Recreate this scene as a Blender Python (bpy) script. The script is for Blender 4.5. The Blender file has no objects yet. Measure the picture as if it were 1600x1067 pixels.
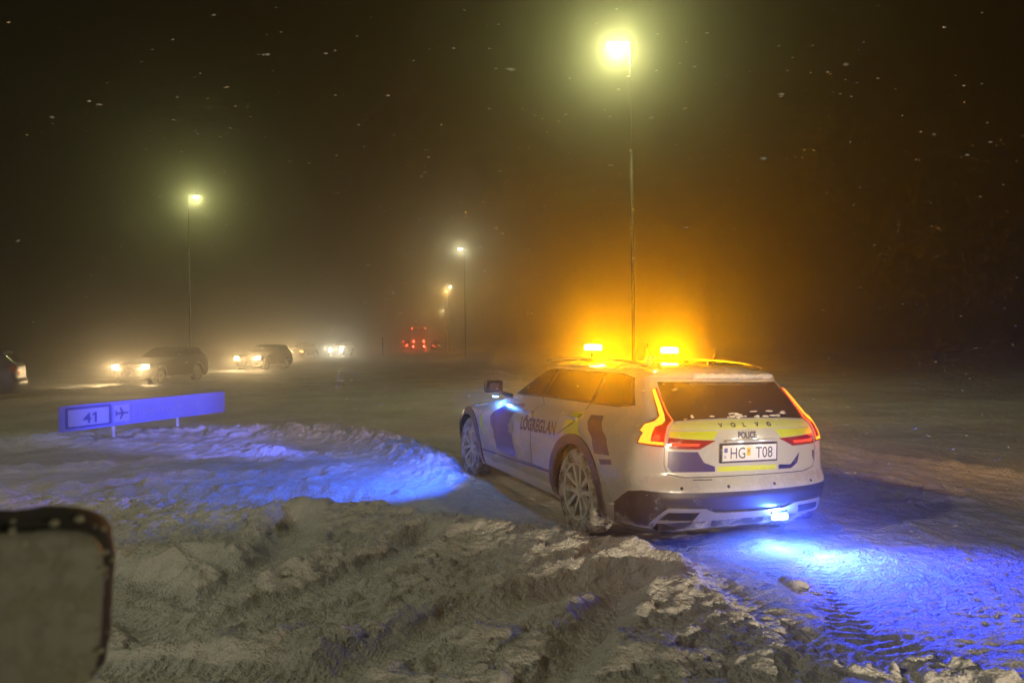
import bpy, bmesh, math, random
import numpy as np
from mathutils import Vector, Matrix
from mathutils.geometry import delaunay_2d_cdt

rng = np.random.default_rng(7)
random.seed(7)
S = bpy.context.scene
COL = S.collection

# ------------------------------------------------------------------ camera
CAM_H = 1.6848
cam_d = bpy.data.cameras.new('camera'); cam = bpy.data.objects.new('camera', cam_d); COL.objects.link(cam)
cam_d.sensor_width = 36.0; cam_d.lens = 36.0 * 1122.18 / 1600.0
cam_d.clip_start = 0.05; cam_d.clip_end = 6000
pitch, roll = -0.00236, -0.01246
cam.matrix_world = (Matrix.Translation((0, 0, CAM_H)) @ Matrix.Rotation(math.radians(90) + pitch, 4, 'X')
                    @ Matrix.Rotation(-roll * -1.0, 4, 'Z'))
cam_d.dof.use_dof = True; cam_d.dof.focus_distance = 8.0; cam_d.dof.aperture_fstop = 2.8
S.camera = cam

# ------------------------------------------------------------------ night sky
W = bpy.data.worlds.new('World'); S.world = W; W.use_nodes = True
nt = W.node_tree; nt.nodes.clear()
out = nt.nodes.new('ShaderNodeOutputWorld'); add = nt.nodes.new('ShaderNodeAddShader')
bg1 = nt.nodes.new('ShaderNodeBackground'); bg2 = nt.nodes.new('ShaderNodeBackground')
sky = nt.nodes.new('ShaderNodeTexSky'); sky.sky_type = 'NISHITA'; sky.sun_disc = False
sky.sun_elevation = math.radians(-5); sky.sun_rotation = math.radians(200)
nt.links.new(sky.outputs[0], bg1.inputs[0]); bg1.inputs[1].default_value = 0.001
bg2.inputs[0].default_value = (0.95, 0.85, 0.55, 1); bg2.inputs[1].default_value = SKYGLOW = 0.0004
nt.links.new(bg1.outputs[0], add.inputs[0]); nt.links.new(bg2.outputs[0], add.inputs[1])
nt.links.new(add.outputs[0], out.inputs[0])

S.view_settings.view_transform = 'Standard'; S.view_settings.look = 'None'
S.view_settings.exposure = 0.0; S.view_settings.gamma = 1.0
S.view_settings.use_curve_mapping = False
S.render.engine = 'CYCLES'
cy = S.cycles
cy.volume_bounces = 1; cy.max_bounces = 4; cy.diffuse_bounces = 2; cy.glossy_bounces = 2; cy.transmission_bounces = 2
cy.sample_clamp_indirect = 2.0; cy.use_denoising = True; cy.use_light_tree = True
cy.caustics_reflective = False; cy.caustics_refractive = False

# light powers in watts
P_LAMP_NEAR = 720.0
P_LAMP_BEHIND = 2200.0
P_LAMP = 500.0
P_BEACON = 1250.0
P_BLUE_REAR = 1150.0
P_BLUE_REAR_NEAR = 62.0
P_BLUE_MIRROR = 750.0
P_SIGN_BOOST = 2900.0
P_HEAD = 400.0
P_FOLLOW = 2900.0
P_PLATE = 0.25
HAZE_DENSITY = 0.011
HAZE_G = 0.90

# ------------------------------------------------------------------ helpers
def tag(o, label=None, cat=None, group=None, kind=None):
    if label: o['label'] = label
    if cat: o['category'] = cat
    if group: o['group'] = group
    if kind: o['kind'] = kind
    return o

def empty(name, loc=(0, 0, 0), rz=0.0):
    o = bpy.data.objects.new(name, None); COL.objects.link(o)
    o.location = loc; o.rotation_euler = (0, 0, rz); o.empty_display_size = 0.2
    return o

def node_mat(name):
    m = bpy.data.materials.new(name); m.use_nodes = True
    return m, m.node_tree, m.node_tree.nodes['Principled BSDF']

def mat(name, col, rough=0.6, metal=0.0, coat=0.0, grain=0.0, gscale=8.0, bump=0.0, spec=0.5):
    m, t, b = node_mat(name)
    b.inputs['Base Color'].default_value = (*col, 1); b.inputs['Roughness'].default_value = rough
    b.inputs['Metallic'].default_value = metal; b.inputs['Coat Weight'].default_value = coat
    b.inputs['Coat Roughness'].default_value = 0.08
    b.inputs['Specular IOR Level'].default_value = spec
    if grain or bump:
        tc = t.nodes.new('ShaderNodeTexCoord'); n = t.nodes.new('ShaderNodeTexNoise')
        n.inputs['Scale'].default_value = gscale; n.inputs['Detail'].default_value = 5
        t.links.new(tc.outputs['Object'], n.inputs['Vector'])
        if grain:
            mx = t.nodes.new('ShaderNodeMix'); mx.data_type = 'RGBA'
            mx.inputs[6].default_value = (*[c * (1 - grain) for c in col], 1)
            mx.inputs[7].default_value = (*[min(1, c * (1 + grain)) for c in col], 1)
            t.links.new(n.outputs[0], mx.inputs[0]); t.links.new(mx.outputs[2], b.inputs['Base Color'])
        if bump:
            bp = t.nodes.new('ShaderNodeBump'); bp.inputs['Strength'].default_value = 0.6
            bp.inputs['Distance'].default_value = bump
            t.links.new(n.outputs[0], bp.inputs['Height']); t.links.new(bp.outputs[0], b.inputs['Normal'])
    return m

def snowy(name, col, rough=0.4, coat=0.0, metal=0.0, amount=0.5, scale=5.0, low=0.0, detail=7, snowcol=(0.72, 0.74, 0.78), zb=0.4):
    """A coloured surface with snow blown onto it in patches; `low` adds more of it towards the sills."""
    m, t, b = node_mat(name)
    L = t.links.new
    tc = t.nodes.new('ShaderNodeTexCoord'); n = t.nodes.new('ShaderNodeTexNoise'); n2 = t.nodes.new('ShaderNodeTexNoise')
    n.inputs['Scale'].default_value = scale; n.inputs['Detail'].default_value = detail; n.inputs['Roughness'].default_value = 0.65
    n2.inputs['Scale'].default_value = scale * 14; n2.inputs['Detail'].default_value = 3
    L(tc.outputs['Object'], n.inputs['Vector']); L(tc.outputs['Object'], n2.inputs['Vector'])
    sx = t.nodes.new('ShaderNodeSeparateXYZ'); L(tc.outputs['Object'], sx.inputs[0])
    zr = t.nodes.new('ShaderNodeMapRange'); zr.inputs[1].default_value = zb; zr.inputs[2].default_value = 0.2
    zr.inputs[3].default_value = 0.0; zr.inputs[4].default_value = low; L(sx.outputs['Z'], zr.inputs[0])
    a1 = t.nodes.new('ShaderNodeMath'); a1.operation = 'ADD'; L(n.outputs[0], a1.inputs[0]); L(zr.outputs[0], a1.inputs[1])
    a2 = t.nodes.new('ShaderNodeMath'); a2.operation = 'MULTIPLY_ADD'; a2.inputs[1].default_value = 0.25
    L(n2.outputs[0], a2.inputs[0]); L(a1.outputs[0], a2.inputs[2])
    mr = t.nodes.new('ShaderNodeMapRange'); c = 0.98 - amount * 0.6
    mr.inputs[1].default_value = c - 0.09; mr.inputs[2].default_value = c + 0.12; L(a2.outputs[0], mr.inputs[0])
    mx = t.nodes.new('ShaderNodeMix'); mx.data_type = 'RGBA'
    mx.inputs[6].default_value = (*col, 1); mx.inputs[7].default_value = (*snowcol, 1)
    L(mr.outputs[0], mx.inputs[0]); L(mx.outputs[2], b.inputs['Base Color'])
    rr = t.nodes.new('ShaderNodeMapRange'); rr.inputs[3].default_value = rough; rr.inputs[4].default_value = 0.9
    L(mr.outputs[0], rr.inputs[0]); L(rr.outputs[0], b.inputs['Roughness'])
    if metal:
        mm = t.nodes.new('ShaderNodeMapRange'); mm.inputs[3].default_value = metal; mm.inputs[4].default_value = 0
        L(mr.outputs[0], mm.inputs[0]); L(mm.outputs[0], b.inputs['Metallic'])
    if coat:
        cc = t.nodes.new('ShaderNodeMapRange'); cc.inputs[3].default_value = coat; cc.inputs[4].default_value = 0
        L(mr.outputs[0], cc.inputs[0]); L(cc.outputs[0], b.inputs['Coat Weight'])
    bp = t.nodes.new('ShaderNodeBump'); bp.inputs['Strength'].default_value = 0.5; bp.inputs['Distance'].default_value = 0.006
    mb = t.nodes.new('ShaderNodeMath'); mb.operation = 'MULTIPLY'
    L(mr.outputs[0], mb.inputs[0]); L(a2.outputs[0], mb.inputs[1])
    L(mb.outputs[0], bp.inputs['Height']); L(bp.outputs[0], b.inputs['Normal'])
    return m

def glow(name, col, strength, sample=False):
    m = bpy.data.materials.new(name); m.use_nodes = True; t = m.node_tree; t.nodes.clear()
    o = t.nodes.new('ShaderNodeOutputMaterial'); e = t.nodes.new('ShaderNodeEmission')
    e.inputs[0].default_value = (*col, 1); e.inputs[1].default_value = strength
    t.links.new(e.outputs[0], o.inputs[0])
    m.cycles.emission_sampling = 'AUTO' if sample else 'NONE'
    return m

def mesh_obj(name, verts, faces, mats, parent=None, idx=None, smooth=False, normals=None, loc=None):
    me = bpy.data.meshes.new(name)
    me.from_pydata([tuple(map(float, v)) for v in verts], [], [tuple(int(i) for i in f) for f in faces])
    if not isinstance(mats, (list, tuple)): mats = [mats]
    for m_ in mats: me.materials.append(m_)
    if idx is not None: me.polygons.foreach_set('material_index', np.asarray(idx, dtype=np.int32))
    if smooth: me.polygons.foreach_set('use_smooth', np.ones(len(me.polygons), dtype=bool))
    me.update()
    if normals is not None: me.normals_split_custom_set_from_vertices([tuple(map(float, n)) for n in normals])
    o = bpy.data.objects.new(name, me); COL.objects.link(o)
    if parent is not None: o.parent = parent
    if loc is not None: o.location = loc
    return o

class MB:
    """collects shapes for ONE mesh"""
    def __init__(s): s.v = []; s.f = []; s.m = []
    def add(s, v, f, m=0):
        k = len(s.v); s.v += [tuple(p) for p in v]; s.f += [tuple(i + k for i in q) for q in f]; s.m += [m] * len(f)
    def box(s, c, d, m=0, b=0.0, rz=0.0, taper=1.0):
        x, y, z = d[0] / 2, d[1] / 2, d[2] / 2
        bm = bmesh.new(); bmesh.ops.create_cube(bm, size=1)
        for v in bm.verts:
            tp = taper if v.co.z > 0 else 1.0
            v.co = Vector((v.co.x * d[0] * tp, v.co.y * d[1] * tp, v.co.z * d[2]))
        if b: bmesh.ops.bevel(bm, geom=bm.edges[:], offset=b, segments=2, affect='EDGES', profile=0.6)
        R = Matrix.Rotation(rz, 3, 'Z'); C_ = Vector(c)
        bm.verts.index_update()
        s.add([tuple(R @ v.co + C_) for v in bm.verts], [[v.index for v in f.verts] for f in bm.faces], m); bm.free()
    def tube(s, pts, rad, n=10, m=0, cap=True):
        pts = [Vector(p) for p in pts]; rad = rad if isinstance(rad, (list, tuple)) else [rad] * len(pts)
        k = len(s.v); prev = None
        for i, p in enumerate(pts):
            t = (pts[min(i + 1, len(pts) - 1)] - pts[max(i - 1, 0)]).normalized()
            a = (prev if prev is not None else (Vector((0, 0, 1)) if abs(t.z) < 0.9 else Vector((1, 0, 0))))
            u = (a - t * a.dot(t)).normalized(); prev = u; w = t.cross(u)
            for j in range(n):
                an = 2 * math.pi * j / n; s.v.append(tuple(p + (u * math.cos(an) + w * math.sin(an)) * rad[i]))
        for i in range(len(pts) - 1):
            for j in range(n):
                a = k + i * n + j; b = k + i * n + (j + 1) % n
                s.f.append((a, b, b + n, a + n)); s.m.append(m)
        if cap:
            s.f.append(tuple(k + j for j in reversed(range(n)))); s.m.append(m)
            e = k + (len(pts) - 1) * n; s.f.append(tuple(e + j for j in range(n))); s.m.append(m)
    def lathe(s, prof, c=(0, 0, 0), axis='Y', n=40, m=0, close=False):
        """prof: (axial, radius) pairs"""
        k = len(s.v); q = len(prof)
        for j in range(n):
            a = 2 * math.pi * j / n; ca, sa = math.cos(a), math.sin(a)
            for (h_, r_) in prof:
                p = (r_ * ca, h_, r_ * sa) if axis == 'Y' else ((r_ * ca, r_ * sa, h_) if axis == 'Z' else (h_, r_ * ca, r_ * sa))
                s.v.append((p[0] + c[0], p[1] + c[1], p[2] + c[2]))
        for j in range(n):
            for i in range(q if close else q - 1):
                a = k + j * q + i; b = k + j * q + (i + 1) % q; a2 = k + ((j + 1) % n) * q + i; b2 = k + ((j + 1) % n) * q + (i + 1) % q
                s.f.append((a, b, b2, a2)); s.m.append(m)
    def build(s, name, mats, parent=None, smooth=False, loc=None):
        return mesh_obj(name, s.v, s.f, mats, parent, s.m, smooth, None, loc)

def lamp(name, kind, loc, color, power, parent=None, radius=0.03, target=None, spot=None, blend=0.3, cam_vis=False):
    d = bpy.data.lights.new(name, kind); d.color = color; d.energy = power; d.shadow_soft_size = radius
    o = bpy.data.objects.new(name, d); COL.objects.link(o)
    if parent is not None: o.parent = parent
    o.location = loc
    if kind == 'SPOT': d.spot_size = spot; d.spot_blend = blend
    if target is not None:
        o.rotation_euler = (Vector(target) - Vector(loc)).to_track_quat('-Z', 'Y').to_euler()
    o.visible_camera = cam_vis
    return o

def text_geo(txt, size, bold=0.0, xs=1.0, spacing=1.0):
    cu = bpy.data.curves.new('text', 'FONT'); cu.body = txt; cu.size = size; cu.offset = bold; cu.space_character = spacing
    cu.resolution_u = 4
    o = bpy.data.objects.new('text', cu); COL.objects.link(o)
    bpy.context.view_layer.update()
    me = bpy.data.meshes.new_from_object(o.evaluated_get(bpy.context.evaluated_depsgraph_get()))
    v = np.array([p.co[:] for p in me.vertices]).reshape(-1, 3)
    bm = bmesh.new(); bm.from_mesh(me); f = [[w.index for w in q.verts] for q in bm.faces]; bm.free()
    bpy.data.objects.remove(o); bpy.data.meshes.remove(me); bpy.data.curves.remove(cu)
    v[:, 0] *= xs
    return v[:, :2], f

def in_poly(px, py, poly):
    ins = np.zeros(px.shape, bool); n = len(poly)
    for i in range(n):
        x1, y1 = poly[i]; x2, y2 = poly[(i + 1) % n]
        if y1 == y2: continue
        c = ((y1 > py) != (y2 > py)) & (px < (x2 - x1) * (py - y1) / (y2 - y1) + x1)
        ins ^= c
    return ins

# ------------------------------------------------------------------ value noise in numpy
_T = np.random.default_rng(3).random((256, 256)).astype(np.float32)
def vnoise(x, y, seed=0):
    xi = np.floor(x).astype(np.int64); yi = np.floor(y).astype(np.int64)
    fx = (x - xi).astype(np.float32); fy = (y - yi).astype(np.float32)
    fx = fx * fx * (3 - 2 * fx); fy = fy * fy * (3 - 2 * fy)
    def h(a, b): return _T[(a * 7 + b * 3 + seed * 31 + (a >> 5) * 11) & 255, (b * 5 + a + seed * 17 + (b >> 5) * 13) & 255]
    a, b, c, d = h(xi, yi), h(xi + 1, yi), h(xi, yi + 1), h(xi + 1, yi + 1)
    return (a * (1 - fx) + b * fx) * (1 - fy) + (c * (1 - fx) + d * fx) * fy - 0.5
def fbm(x, y, oct=4, seed=0, gain=0.5):
    s = 0; a = 1.0
    for k in range(oct):
        c, q = math.cos(0.6 * k + 0.3), math.sin(0.6 * k + 0.3)
        s = s + a * vnoise((x * c - y * q) * 2 ** k + 13.7 * k, (x * q + y * c) * 2 ** k + 5.1 * k, seed + k); a *= gain
    return s
def ridged(x, y, oct=4, seed=0):
    s = 0; a = 1.0
    for k in range(oct):
        s = s + a * (1 - 2 * np.abs(vnoise(x * 2 ** k + 3.3 * k, y * 2 ** k + 7.7 * k, seed + k))) ** 2; a *= 0.5
    return s / 2 - 0.5
def clods(x, y, cell, seed=0, dens=0.7):
    """rounded lumps of snow: one per cell, different sizes, some cells empty"""
    gx = np.floor(x / cell).astype(np.int64); gy = np.floor(y / cell).astype(np.int64)
    out_ = np.zeros(x.shape, np.float32)
    for i in (-1, 0, 1):
        for j in (-1, 0, 1):
            a, b = gx + i, gy + j
            r1 = _T[(a * 13 + b * 7 + seed) & 255, (b * 11 + a * 3 + seed * 5) & 255]
            r2 = _T[(a * 5 + b * 19 + seed + 71) & 255, (b * 3 + a * 17 + seed) & 255]
            r3 = _T[(a * 23 + b * 3 + seed + 5) & 255, (b * 29 + a * 7 + seed + 9) & 255]
            cx_, cy_ = (a + r1) * cell, (b + r2) * cell
            R = cell * (0.25 + 0.5 * r3)
            d2 = ((x - cx_) ** 2 * (0.7 + 0.6 * r2) + (y - cy_) ** 2) / (R * R)
            hgt = R * np.sqrt(np.clip(1 - d2, 0, 1)) * (((r1 * 7.3) % 1.0) < dens)
            out_ = np.maximum(out_, hgt)
    return out_
def seg_dist(x, y, pts):
    """distance to a polyline, signed side and position along it"""
    best = np.full(x.shape, 1e9); side = np.zeros(x.shape); along = np.zeros(x.shape); acc = 0
    for (x1, y1), (x2, y2) in zip(pts[:-1], pts[1:]):
        dx, dy = x2 - x1, y2 - y1; L = math.hypot(dx, dy)
        t = np.clip(((x - x1) * dx + (y - y1) * dy) / (L * L), 0, 1)
        d = np.hypot(x - (x1 + t * dx), y - (y1 + t * dy)); m = d < best
        best = np.where(m, d, best); side = np.where(m, np.sign((x - x1) * dy - (y - y1) * dx), side)
        along = np.where(m, acc + t * L, along); acc += L
    return best, side, along

# ------------------------------------------------------------------ snow ground
EDGE = [(-9, 8.6), (-5.2, 7.5), (-3.6, 7.25), (-2.3, 7.0), (-1.2, 6.75), (-0.4, 6.35), (0.25, 5.75), (0.7, 5.5), (1.05, 4.9), (1.22, 4.1), (1.5, 3.3), (2.1, 1.5), (3, -4)]
BANK = [(-0.3, 7.9), (-0.85, 9.1), (-1.9, 11.3), (-3.0, 12.6), (-4.4, 13.0), (-6.0, 12.9), (-9, 12.3)]
def terrain(x, y):
    x = x.astype(np.float64); y = y.astype(np.float64)
    r = np.hypot(x, y)
    far = np.clip((60 - r) / 40, 0, 1)
    h = 0.10 * fbm(x * 0.12, y * 0.12, 3, 1) + 0.05 * fbm(x * 0.6, y * 0.6, 3, 4) * far
    h += 0.5 * fbm(x * 0.03, y * 0.03, 2, 9) * np.clip((r - 60) / 200, 0, 1)
    near = np.clip((26 - r) / 12, 0, 1)
    # churned, dug-up snow in front of the camera
    d, s, al = seg_dist(x, y, EDGE)
    ins = (s > 0)
    w = np.where(ins, np.clip(d / 0.25, 0, 1), 0)
    crest = np.exp(-(d / np.where(ins, 0.42, 0.22)) ** 2) * (0.09 + 0.06 * np.exp(-((al - 7.0) / 0.7) ** 2) + 0.05 * np.exp(-((al - 9.6) / 0.9) ** 2) + 0.05 * vnoise(al * 1.5, al * 0))
    h += crest
    m = np.clip(np.exp(-(d / 0.35) ** 2) + w, 0, 1) * (y < 9)
    big = ridged(x * 0.9 + 0.4 * vnoise(x * 2, y * 2, 5), y * 1.1, 4, 12)
    h += m * (0.13 * big + 0.11 * fbm(x * 1.3, y * 1.7, 5, 21, 0.58))
    cl = clods(x + 0.04 * vnoise(x * 9, y * 9, 3), y + 0.04 * vnoise(x * 9, y * 9, 8), 0.21, 3, 0.62)
    cl2 = clods(x + 0.02 * vnoise(x * 22, y * 22, 3), y, 0.085, 8, 0.75)
    rough = np.clip(0.7 + 1.6 * fbm(x * 0.8, y * 0.8, 2, 33), 0.32, 1.1)
    rough = rough * (1 - 0.55 * np.exp(-(((x + 0.2) / 1.5) ** 2 + ((y - 4.2) / 0.8) ** 2)))
    rough = np.clip(rough + 0.3 * np.exp(-(d / 0.5) ** 2), 0, 1.1) * (1 - 0.4 * np.clip(x - 0.3, 0, 1))
    cl3 = clods(x, y + 0.01 * vnoise(x * 40, y * 40, 3), 0.042, 18, 0.8)
    h += m * rough * (0.16 * cl + 0.34 * cl2 + 0.45 * cl3)
    h += m * 0.028 * ridged(x * 7, y * 9, 3, 40) * rough
    h += m * 0.022 * fbm(x * 16, y * 16, 3, 44, 0.7)
    # wheel ruts through it
    for pts, wd, dp in ((((-3.3, 5.5), (-2.62, 5.02), (-2.1, 4.70), (-1.84, 5.61), (-2.05, 6.7)), 0.19, 0.17),
                        (((-3.0, 5.0), (-2.5, 4.55), (-2.0, 4.25), (-1.55, 4.7), (-1.15, 5.3), (-0.8, 6.1)), 0.17, 0.15),
                        (((-2.9, 3.86), (-2.14, 3.81), (-1.5, 3.74), (-0.8, 3.6)), 0.12, 0.12),
                        (((-2.6, 5.68), (-2.0, 5.25), (-1.7, 5.9)), 0.10, 0.09),
                        (((-0.9, 3.6), (-0.4, 4.3), (0.2, 4.75), (0.9, 4.9)), 0.20, 0.12),
                        (((0.1, 3.2), (0.5, 4.2), (0.75, 4.9)), 0.14, 0.07)):
        dd, ss, aa = seg_dist(x, y, pts); dd = dd + 0.07 * fbm(x * 4, y * 4, 3, 6)
        flat = np.exp(-(np.clip(dd, 0, 9) / wd) ** 3)
        h = h * (1 - 0.88 * flat) + 0.88 * flat * (-dp * 0.75 + 0.035 + 0.02 * fbm(x * 9, y * 9, 3, 2) + 0.006 * np.sin(aa * 95 + 8 * dd))
        h += 0.035 * np.exp(-((dd - wd * 1.6) / 0.07) ** 2) * (0.6 + vnoise(x * 8, y * 8, 7)) 
    for pts in (((-7, 7.6), (-5.4, 8.0), (-4.2, 8.9), (-2.6, 9.1)), ((-8, 9.4), (-6.2, 9.7), (-4.6, 10.4), (-3, 10.4)), ((-6, 8.3), (-3.5, 8.1), (-1.5, 7.9)), ((4.5, 7.5), (3.2, 9.5), (2.6, 14), (1.5, 22), (-1, 40)), ((6.2, 8), (5.0, 10), (4.4, 14), (3.3, 22), (1.5, 40))):
        dd, ss, aa = seg_dist(x, y, pts); dd = dd + 0.05 * fbm(x * 4, y * 4, 3, 6)
        h += -0.07 * np.exp(-(dd / 0.14) ** 2) + 0.045 * np.exp(-((dd - 0.27) / 0.09) ** 2) * (0.7 + fbm(x * 7, y * 7, 2, 17))
    # windrow thrown up beside the car
    d2, s2, a2 = seg_dist(x, y, BANK)
    p = np.exp(-(d2 / (0.34 + 0.05 * a2)) ** 2) * np.clip(a2 / 0.5 + 0.25, 0, 1)
    h += p * (0.13 + 0.05 * vnoise(a2 * 2, a2 * 0, 3) + 0.40 * clods(x, y, 0.19, 5, 0.7) + 0.7 * cl2 + 0.6 * cl3 + 0.05 * ridged(x * 3, y * 3, 3, 3))
    d3, s3, a3 = seg_dist(x, y, [(-2.4, 9.6), (-4.2, 11.3), (-6.6, 11.9), (-10, 12)])
    h += np.exp(-(d3 / 0.3) ** 2) * (0.06 + 0.2 * clods(x, y, 0.17, 15, 0.7) + 0.2 * cl2)
    d3, s3, a3 = seg_dist(x, y, [(-9.0, 10.6), (-6.8, 11.7), (-5.2, 12.3), (-2, 13.6)])
    h += np.exp(-(d3 / 0.5) ** 2) * (0.05 * fbm(x * 2, y * 2, 3, 2))
    # rutted road surface
    mid = np.clip((45 - r) / 25, 0, 1)
    kk = np.clip(1.6 * (1 - np.hypot((x - 2.9) / 3.2, (y - 4.0) / 2.8)), 0, 1)
    h += mid * (1 - m) * (1 - 0.85 * kk) * (0.045 * ridged(x * 1.6, y * 0.7, 5, 50) + 0.016 * fbm(x * 6, y * 6, 3, 52) + 0.13 * np.clip(clods(x, y, 0.13, 23, 0.35), 0, 1) * (0.35 + 0.9 * np.clip(fbm(x * 0.5, y * 0.5, 2, 60) + 0.2, 0, 1)))
    # crust and tyre marks behind the car
    u = (x * 0.93 - y * 0.37); v = (x * 0.37 + y * 0.93)
    k = np.clip(1 - np.hypot((x - 2.8) / 2.6, (y - 4.2) / 2.4), 0, 1) * (1 - w)
    h += np.sqrt(k) * (0.010 * ridged(u * 5, v * 11, 3, 70) + 0.009 * fbm(x * 24, y * 24, 2, 74) + 0.16 * clods(x, y, 0.06, 33, 0.45) * np.clip(0.2 + fbm(x * 1.2, y * 1.2, 2, 80), 0, 1))
    tr, st, at = seg_dist(x, y, [(2.15, 6.85), (2.25, 6.0), (2.15, 5.2), (1.95, 4.5), (1.9, 3.9), (2.3, 3.2), (3.4, 2.4)])
    h += np.exp(-(tr / 0.13) ** 4) * (-0.018 + 0.0045 * np.sin(at * 85 + 3 * st * tr * 9) + 0.006 * fbm(x * 15, y * 15, 2, 31))
    tr, st, at = seg_dist(x, y, [(0.64, 6.24), (0.95, 5.6), (1.3, 4.7), (1.65, 3.7), (2.6, 2.8)])
    h += np.exp(-(tr / 0.12) ** 4) * (-0.015 + 0.0045 * np.sin(at * 90 - 3 * st * tr * 9) + 0.006 * fbm(x * 15, y * 15, 2, 32))
    # bottom-right lumps
    for (cx_, cy_, rr, hh) in ((2.02, 3.50, 0.16, 0.05), (2.25, 3.46, 0.12, 0.05), (1.86, 4.82, 0.09, 0.035), (1.70, 3.52, 0.12, 0.03)):
        q = np.clip(1 - ((x - cx_) ** 2 + (y - cy_) ** 2) / rr ** 2 + 1.6 * fbm(x * 14, y * 14, 3, 4), 0, 1)
        h += hh * np.sqrt(q)
    # far berm along the road where the queue stands
    fb = np.exp(-((y - 27.0 - 0.35 * (x + 12)) / 1.1) ** 2) * np.clip((-7.5 - x) / 2, 0, 1) * np.clip((x + 40) / 8, 0, 1)
    h += fb * (0.20 + 0.18 * fbm(x * 1.4, y * 1.4, 4, 90))
    # packed flat where the wheels stand
    for (wx, wy, wz) in ((0.645, 6.24, 0.0), (2.15, 6.85, -0.06), (-0.455, 8.97, 0.0), (1.05, 9.57, -0.06)):
        q = np.exp(-(((x - wx) ** 2 + (y - wy) ** 2) / 0.30 ** 2) ** 2)
        h = h * (1 - q) + q * (wz + 0.012)
    q = np.exp(-(np.hypot((x - 0.85), (y - 7.7)) / 1.9) ** 6)
    h = h * (1 - 0.6 * q) + 0.6 * q * (-0.03)
    return h

def axis(a, b, step, far_lo, far_hi, g=1.09):
    mid_ = list(np.arange(a, b + step / 2, step)); lo = []; s = step; p = a
    while p > far_lo: s *= g; p -= s; lo.append(p)
    hi = []; s = step; p = b
    while p < far_hi: s *= g; p += s; hi.append(p)
    return np.array(lo[::-1] + mid_ + hi)
xs = axis(-4.6, 4.6, 0.016, -3000, 3000, 1.035)
ys = [3.0]
while ys[-1] < 30: ys.append(ys[-1] * 1.0034)
while ys[-1] < 3500: ys.append(ys[-1] * (1.012 if ys[-1] < 120 else 1.08))
lo = []; s_ = 0.02; p_ = 3.0
while p_ > -300: s_ *= 1.12; p_ -= s_; lo.append(p_)
ys = np.array(lo[::-1] + ys)
GX, GY = np.meshgrid(xs, ys)
GZ = terrain(GX, GY)
nx, ny = len(xs), len(ys)
def grid_mesh(name, X, Y, Z, m):
    me = bpy.data.meshes.new(name)
    co = np.stack([X, Y, Z], -1).reshape(-1, 3).astype(np.float32)
    ny_, nx_ = X.shape
    i = (np.arange(ny_ - 1)[:, None] * nx_ + np.arange(nx_ - 1)[None, :]).ravel()
    q = np.stack([i, i + 1, i + nx_ + 1, i + nx_], -1).astype(np.int32)
    me.vertices.add(len(co)); me.vertices.foreach_set('co', co.ravel())
    me.loops.add(q.size); me.loops.foreach_set('vertex_index', q.ravel())
    me.polygons.add(len(q)); me.polygons.foreach_set('loop_start', np.arange(len(q), dtype=np.int32) * 4)
    me.polygons.foreach_set('loop_total', np.full(len(q), 4, np.int32))
    me.polygons.foreach_set('use_smooth', np.ones(len(q), bool))
    me.materials.append(m); me.update(); me.validate()
    o = bpy.data.objects.new(name, me); COL.objects.link(o); return o

# snow material: pale, slightly dirty where it was driven on
m, t, b = node_mat('driven_snow'); M_SNOW = m
L = t.links.new
tc = t.nodes.new('ShaderNodeTexCoord')
n1 = t.nodes.new('ShaderNodeTexNoise'); n1.inputs['Scale'].default_value = 0.55; n1.inputs['Detail'].default_value = 6
n2 = t.nodes.new('ShaderNodeTexNoise'); n2.inputs['Scale'].default_value = 9; n2.inputs['Detail'].default_value = 6; n2.inputs['Roughness'].default_value = 0.75
n3 = t.nodes.new('ShaderNodeTexNoise'); n3.inputs['Scale'].default_value = 55; n3.inputs['Detail'].default_value = 4
for n in (n1, n2, n3): L(tc.outputs['Object'], n.inputs['Vector'])
r1 = t.nodes.new('ShaderNodeMapRange'); r1.inputs[1].default_value = 0.38; r1.inputs[2].default_value = 0.66; L(n1.outputs[0], r1.inputs[0])
mx = t.nodes.new('ShaderNodeMix'); mx.data_type = 'RGBA'
mx.inputs[6].default_value = (0.60, 0.59, 0.58, 1); mx.inputs[7].default_value = (0.80, 0.80, 0.80, 1); L(r1.outputs[0], mx.inputs[0])
r2 = t.nodes.new('ShaderNodeMapRange'); r2.inputs[1].default_value = 0.30; r2.inputs[2].default_value = 0.60; r2.inputs[3].default_value = 0.72; r2.inputs[4].default_value = 1.0; L(n2.outputs[0], r2.inputs[0])
mm = t.nodes.new('ShaderNodeMix'); mm.data_type = 'RGBA'; mm.blend_type = 'MULTIPLY'; mm.inputs[0].default_value = 0.75
L(mx.outputs[2], mm.inputs[6]); L(r2.outputs[0], mm.inputs[7]); L(mm.outputs[2], b.inputs['Base Color'])
b.inputs['Roughness'].default_value = 0.75; b.inputs['Specular IOR Level'].default_value = 0.35
n0 = t.nodes.new('ShaderNodeTexNoise'); n0.inputs['Scale'].default_value = 2.6; n0.inputs['Detail'].default_value = 5; n0.inputs['Roughness'].default_value = 0.65; L(tc.outputs['Object'], n0.inputs['Vector'])
b0 = t.nodes.new('ShaderNodeBump'); b0.inputs['Distance'].default_value = 0.18; b0.inputs['Strength'].default_value = 0.6; L(n0.outputs[0], b0.inputs['Height'])
b1 = t.nodes.new('ShaderNodeBump'); L(b0.outputs[0], b1.inputs['Normal']); b1.inputs['Distance'].default_value = 0.045; b1.inputs['Strength'].default_value = 0.6; L(n2.outputs[0], b1.inputs['Height'])
b2 = t.nodes.new('ShaderNodeBump'); b2.inputs['Distance'].default_value = 0.02; b2.inputs['Strength'].default_value = 0.8; L(n3.outputs[0], b2.inputs['Height'])
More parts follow.
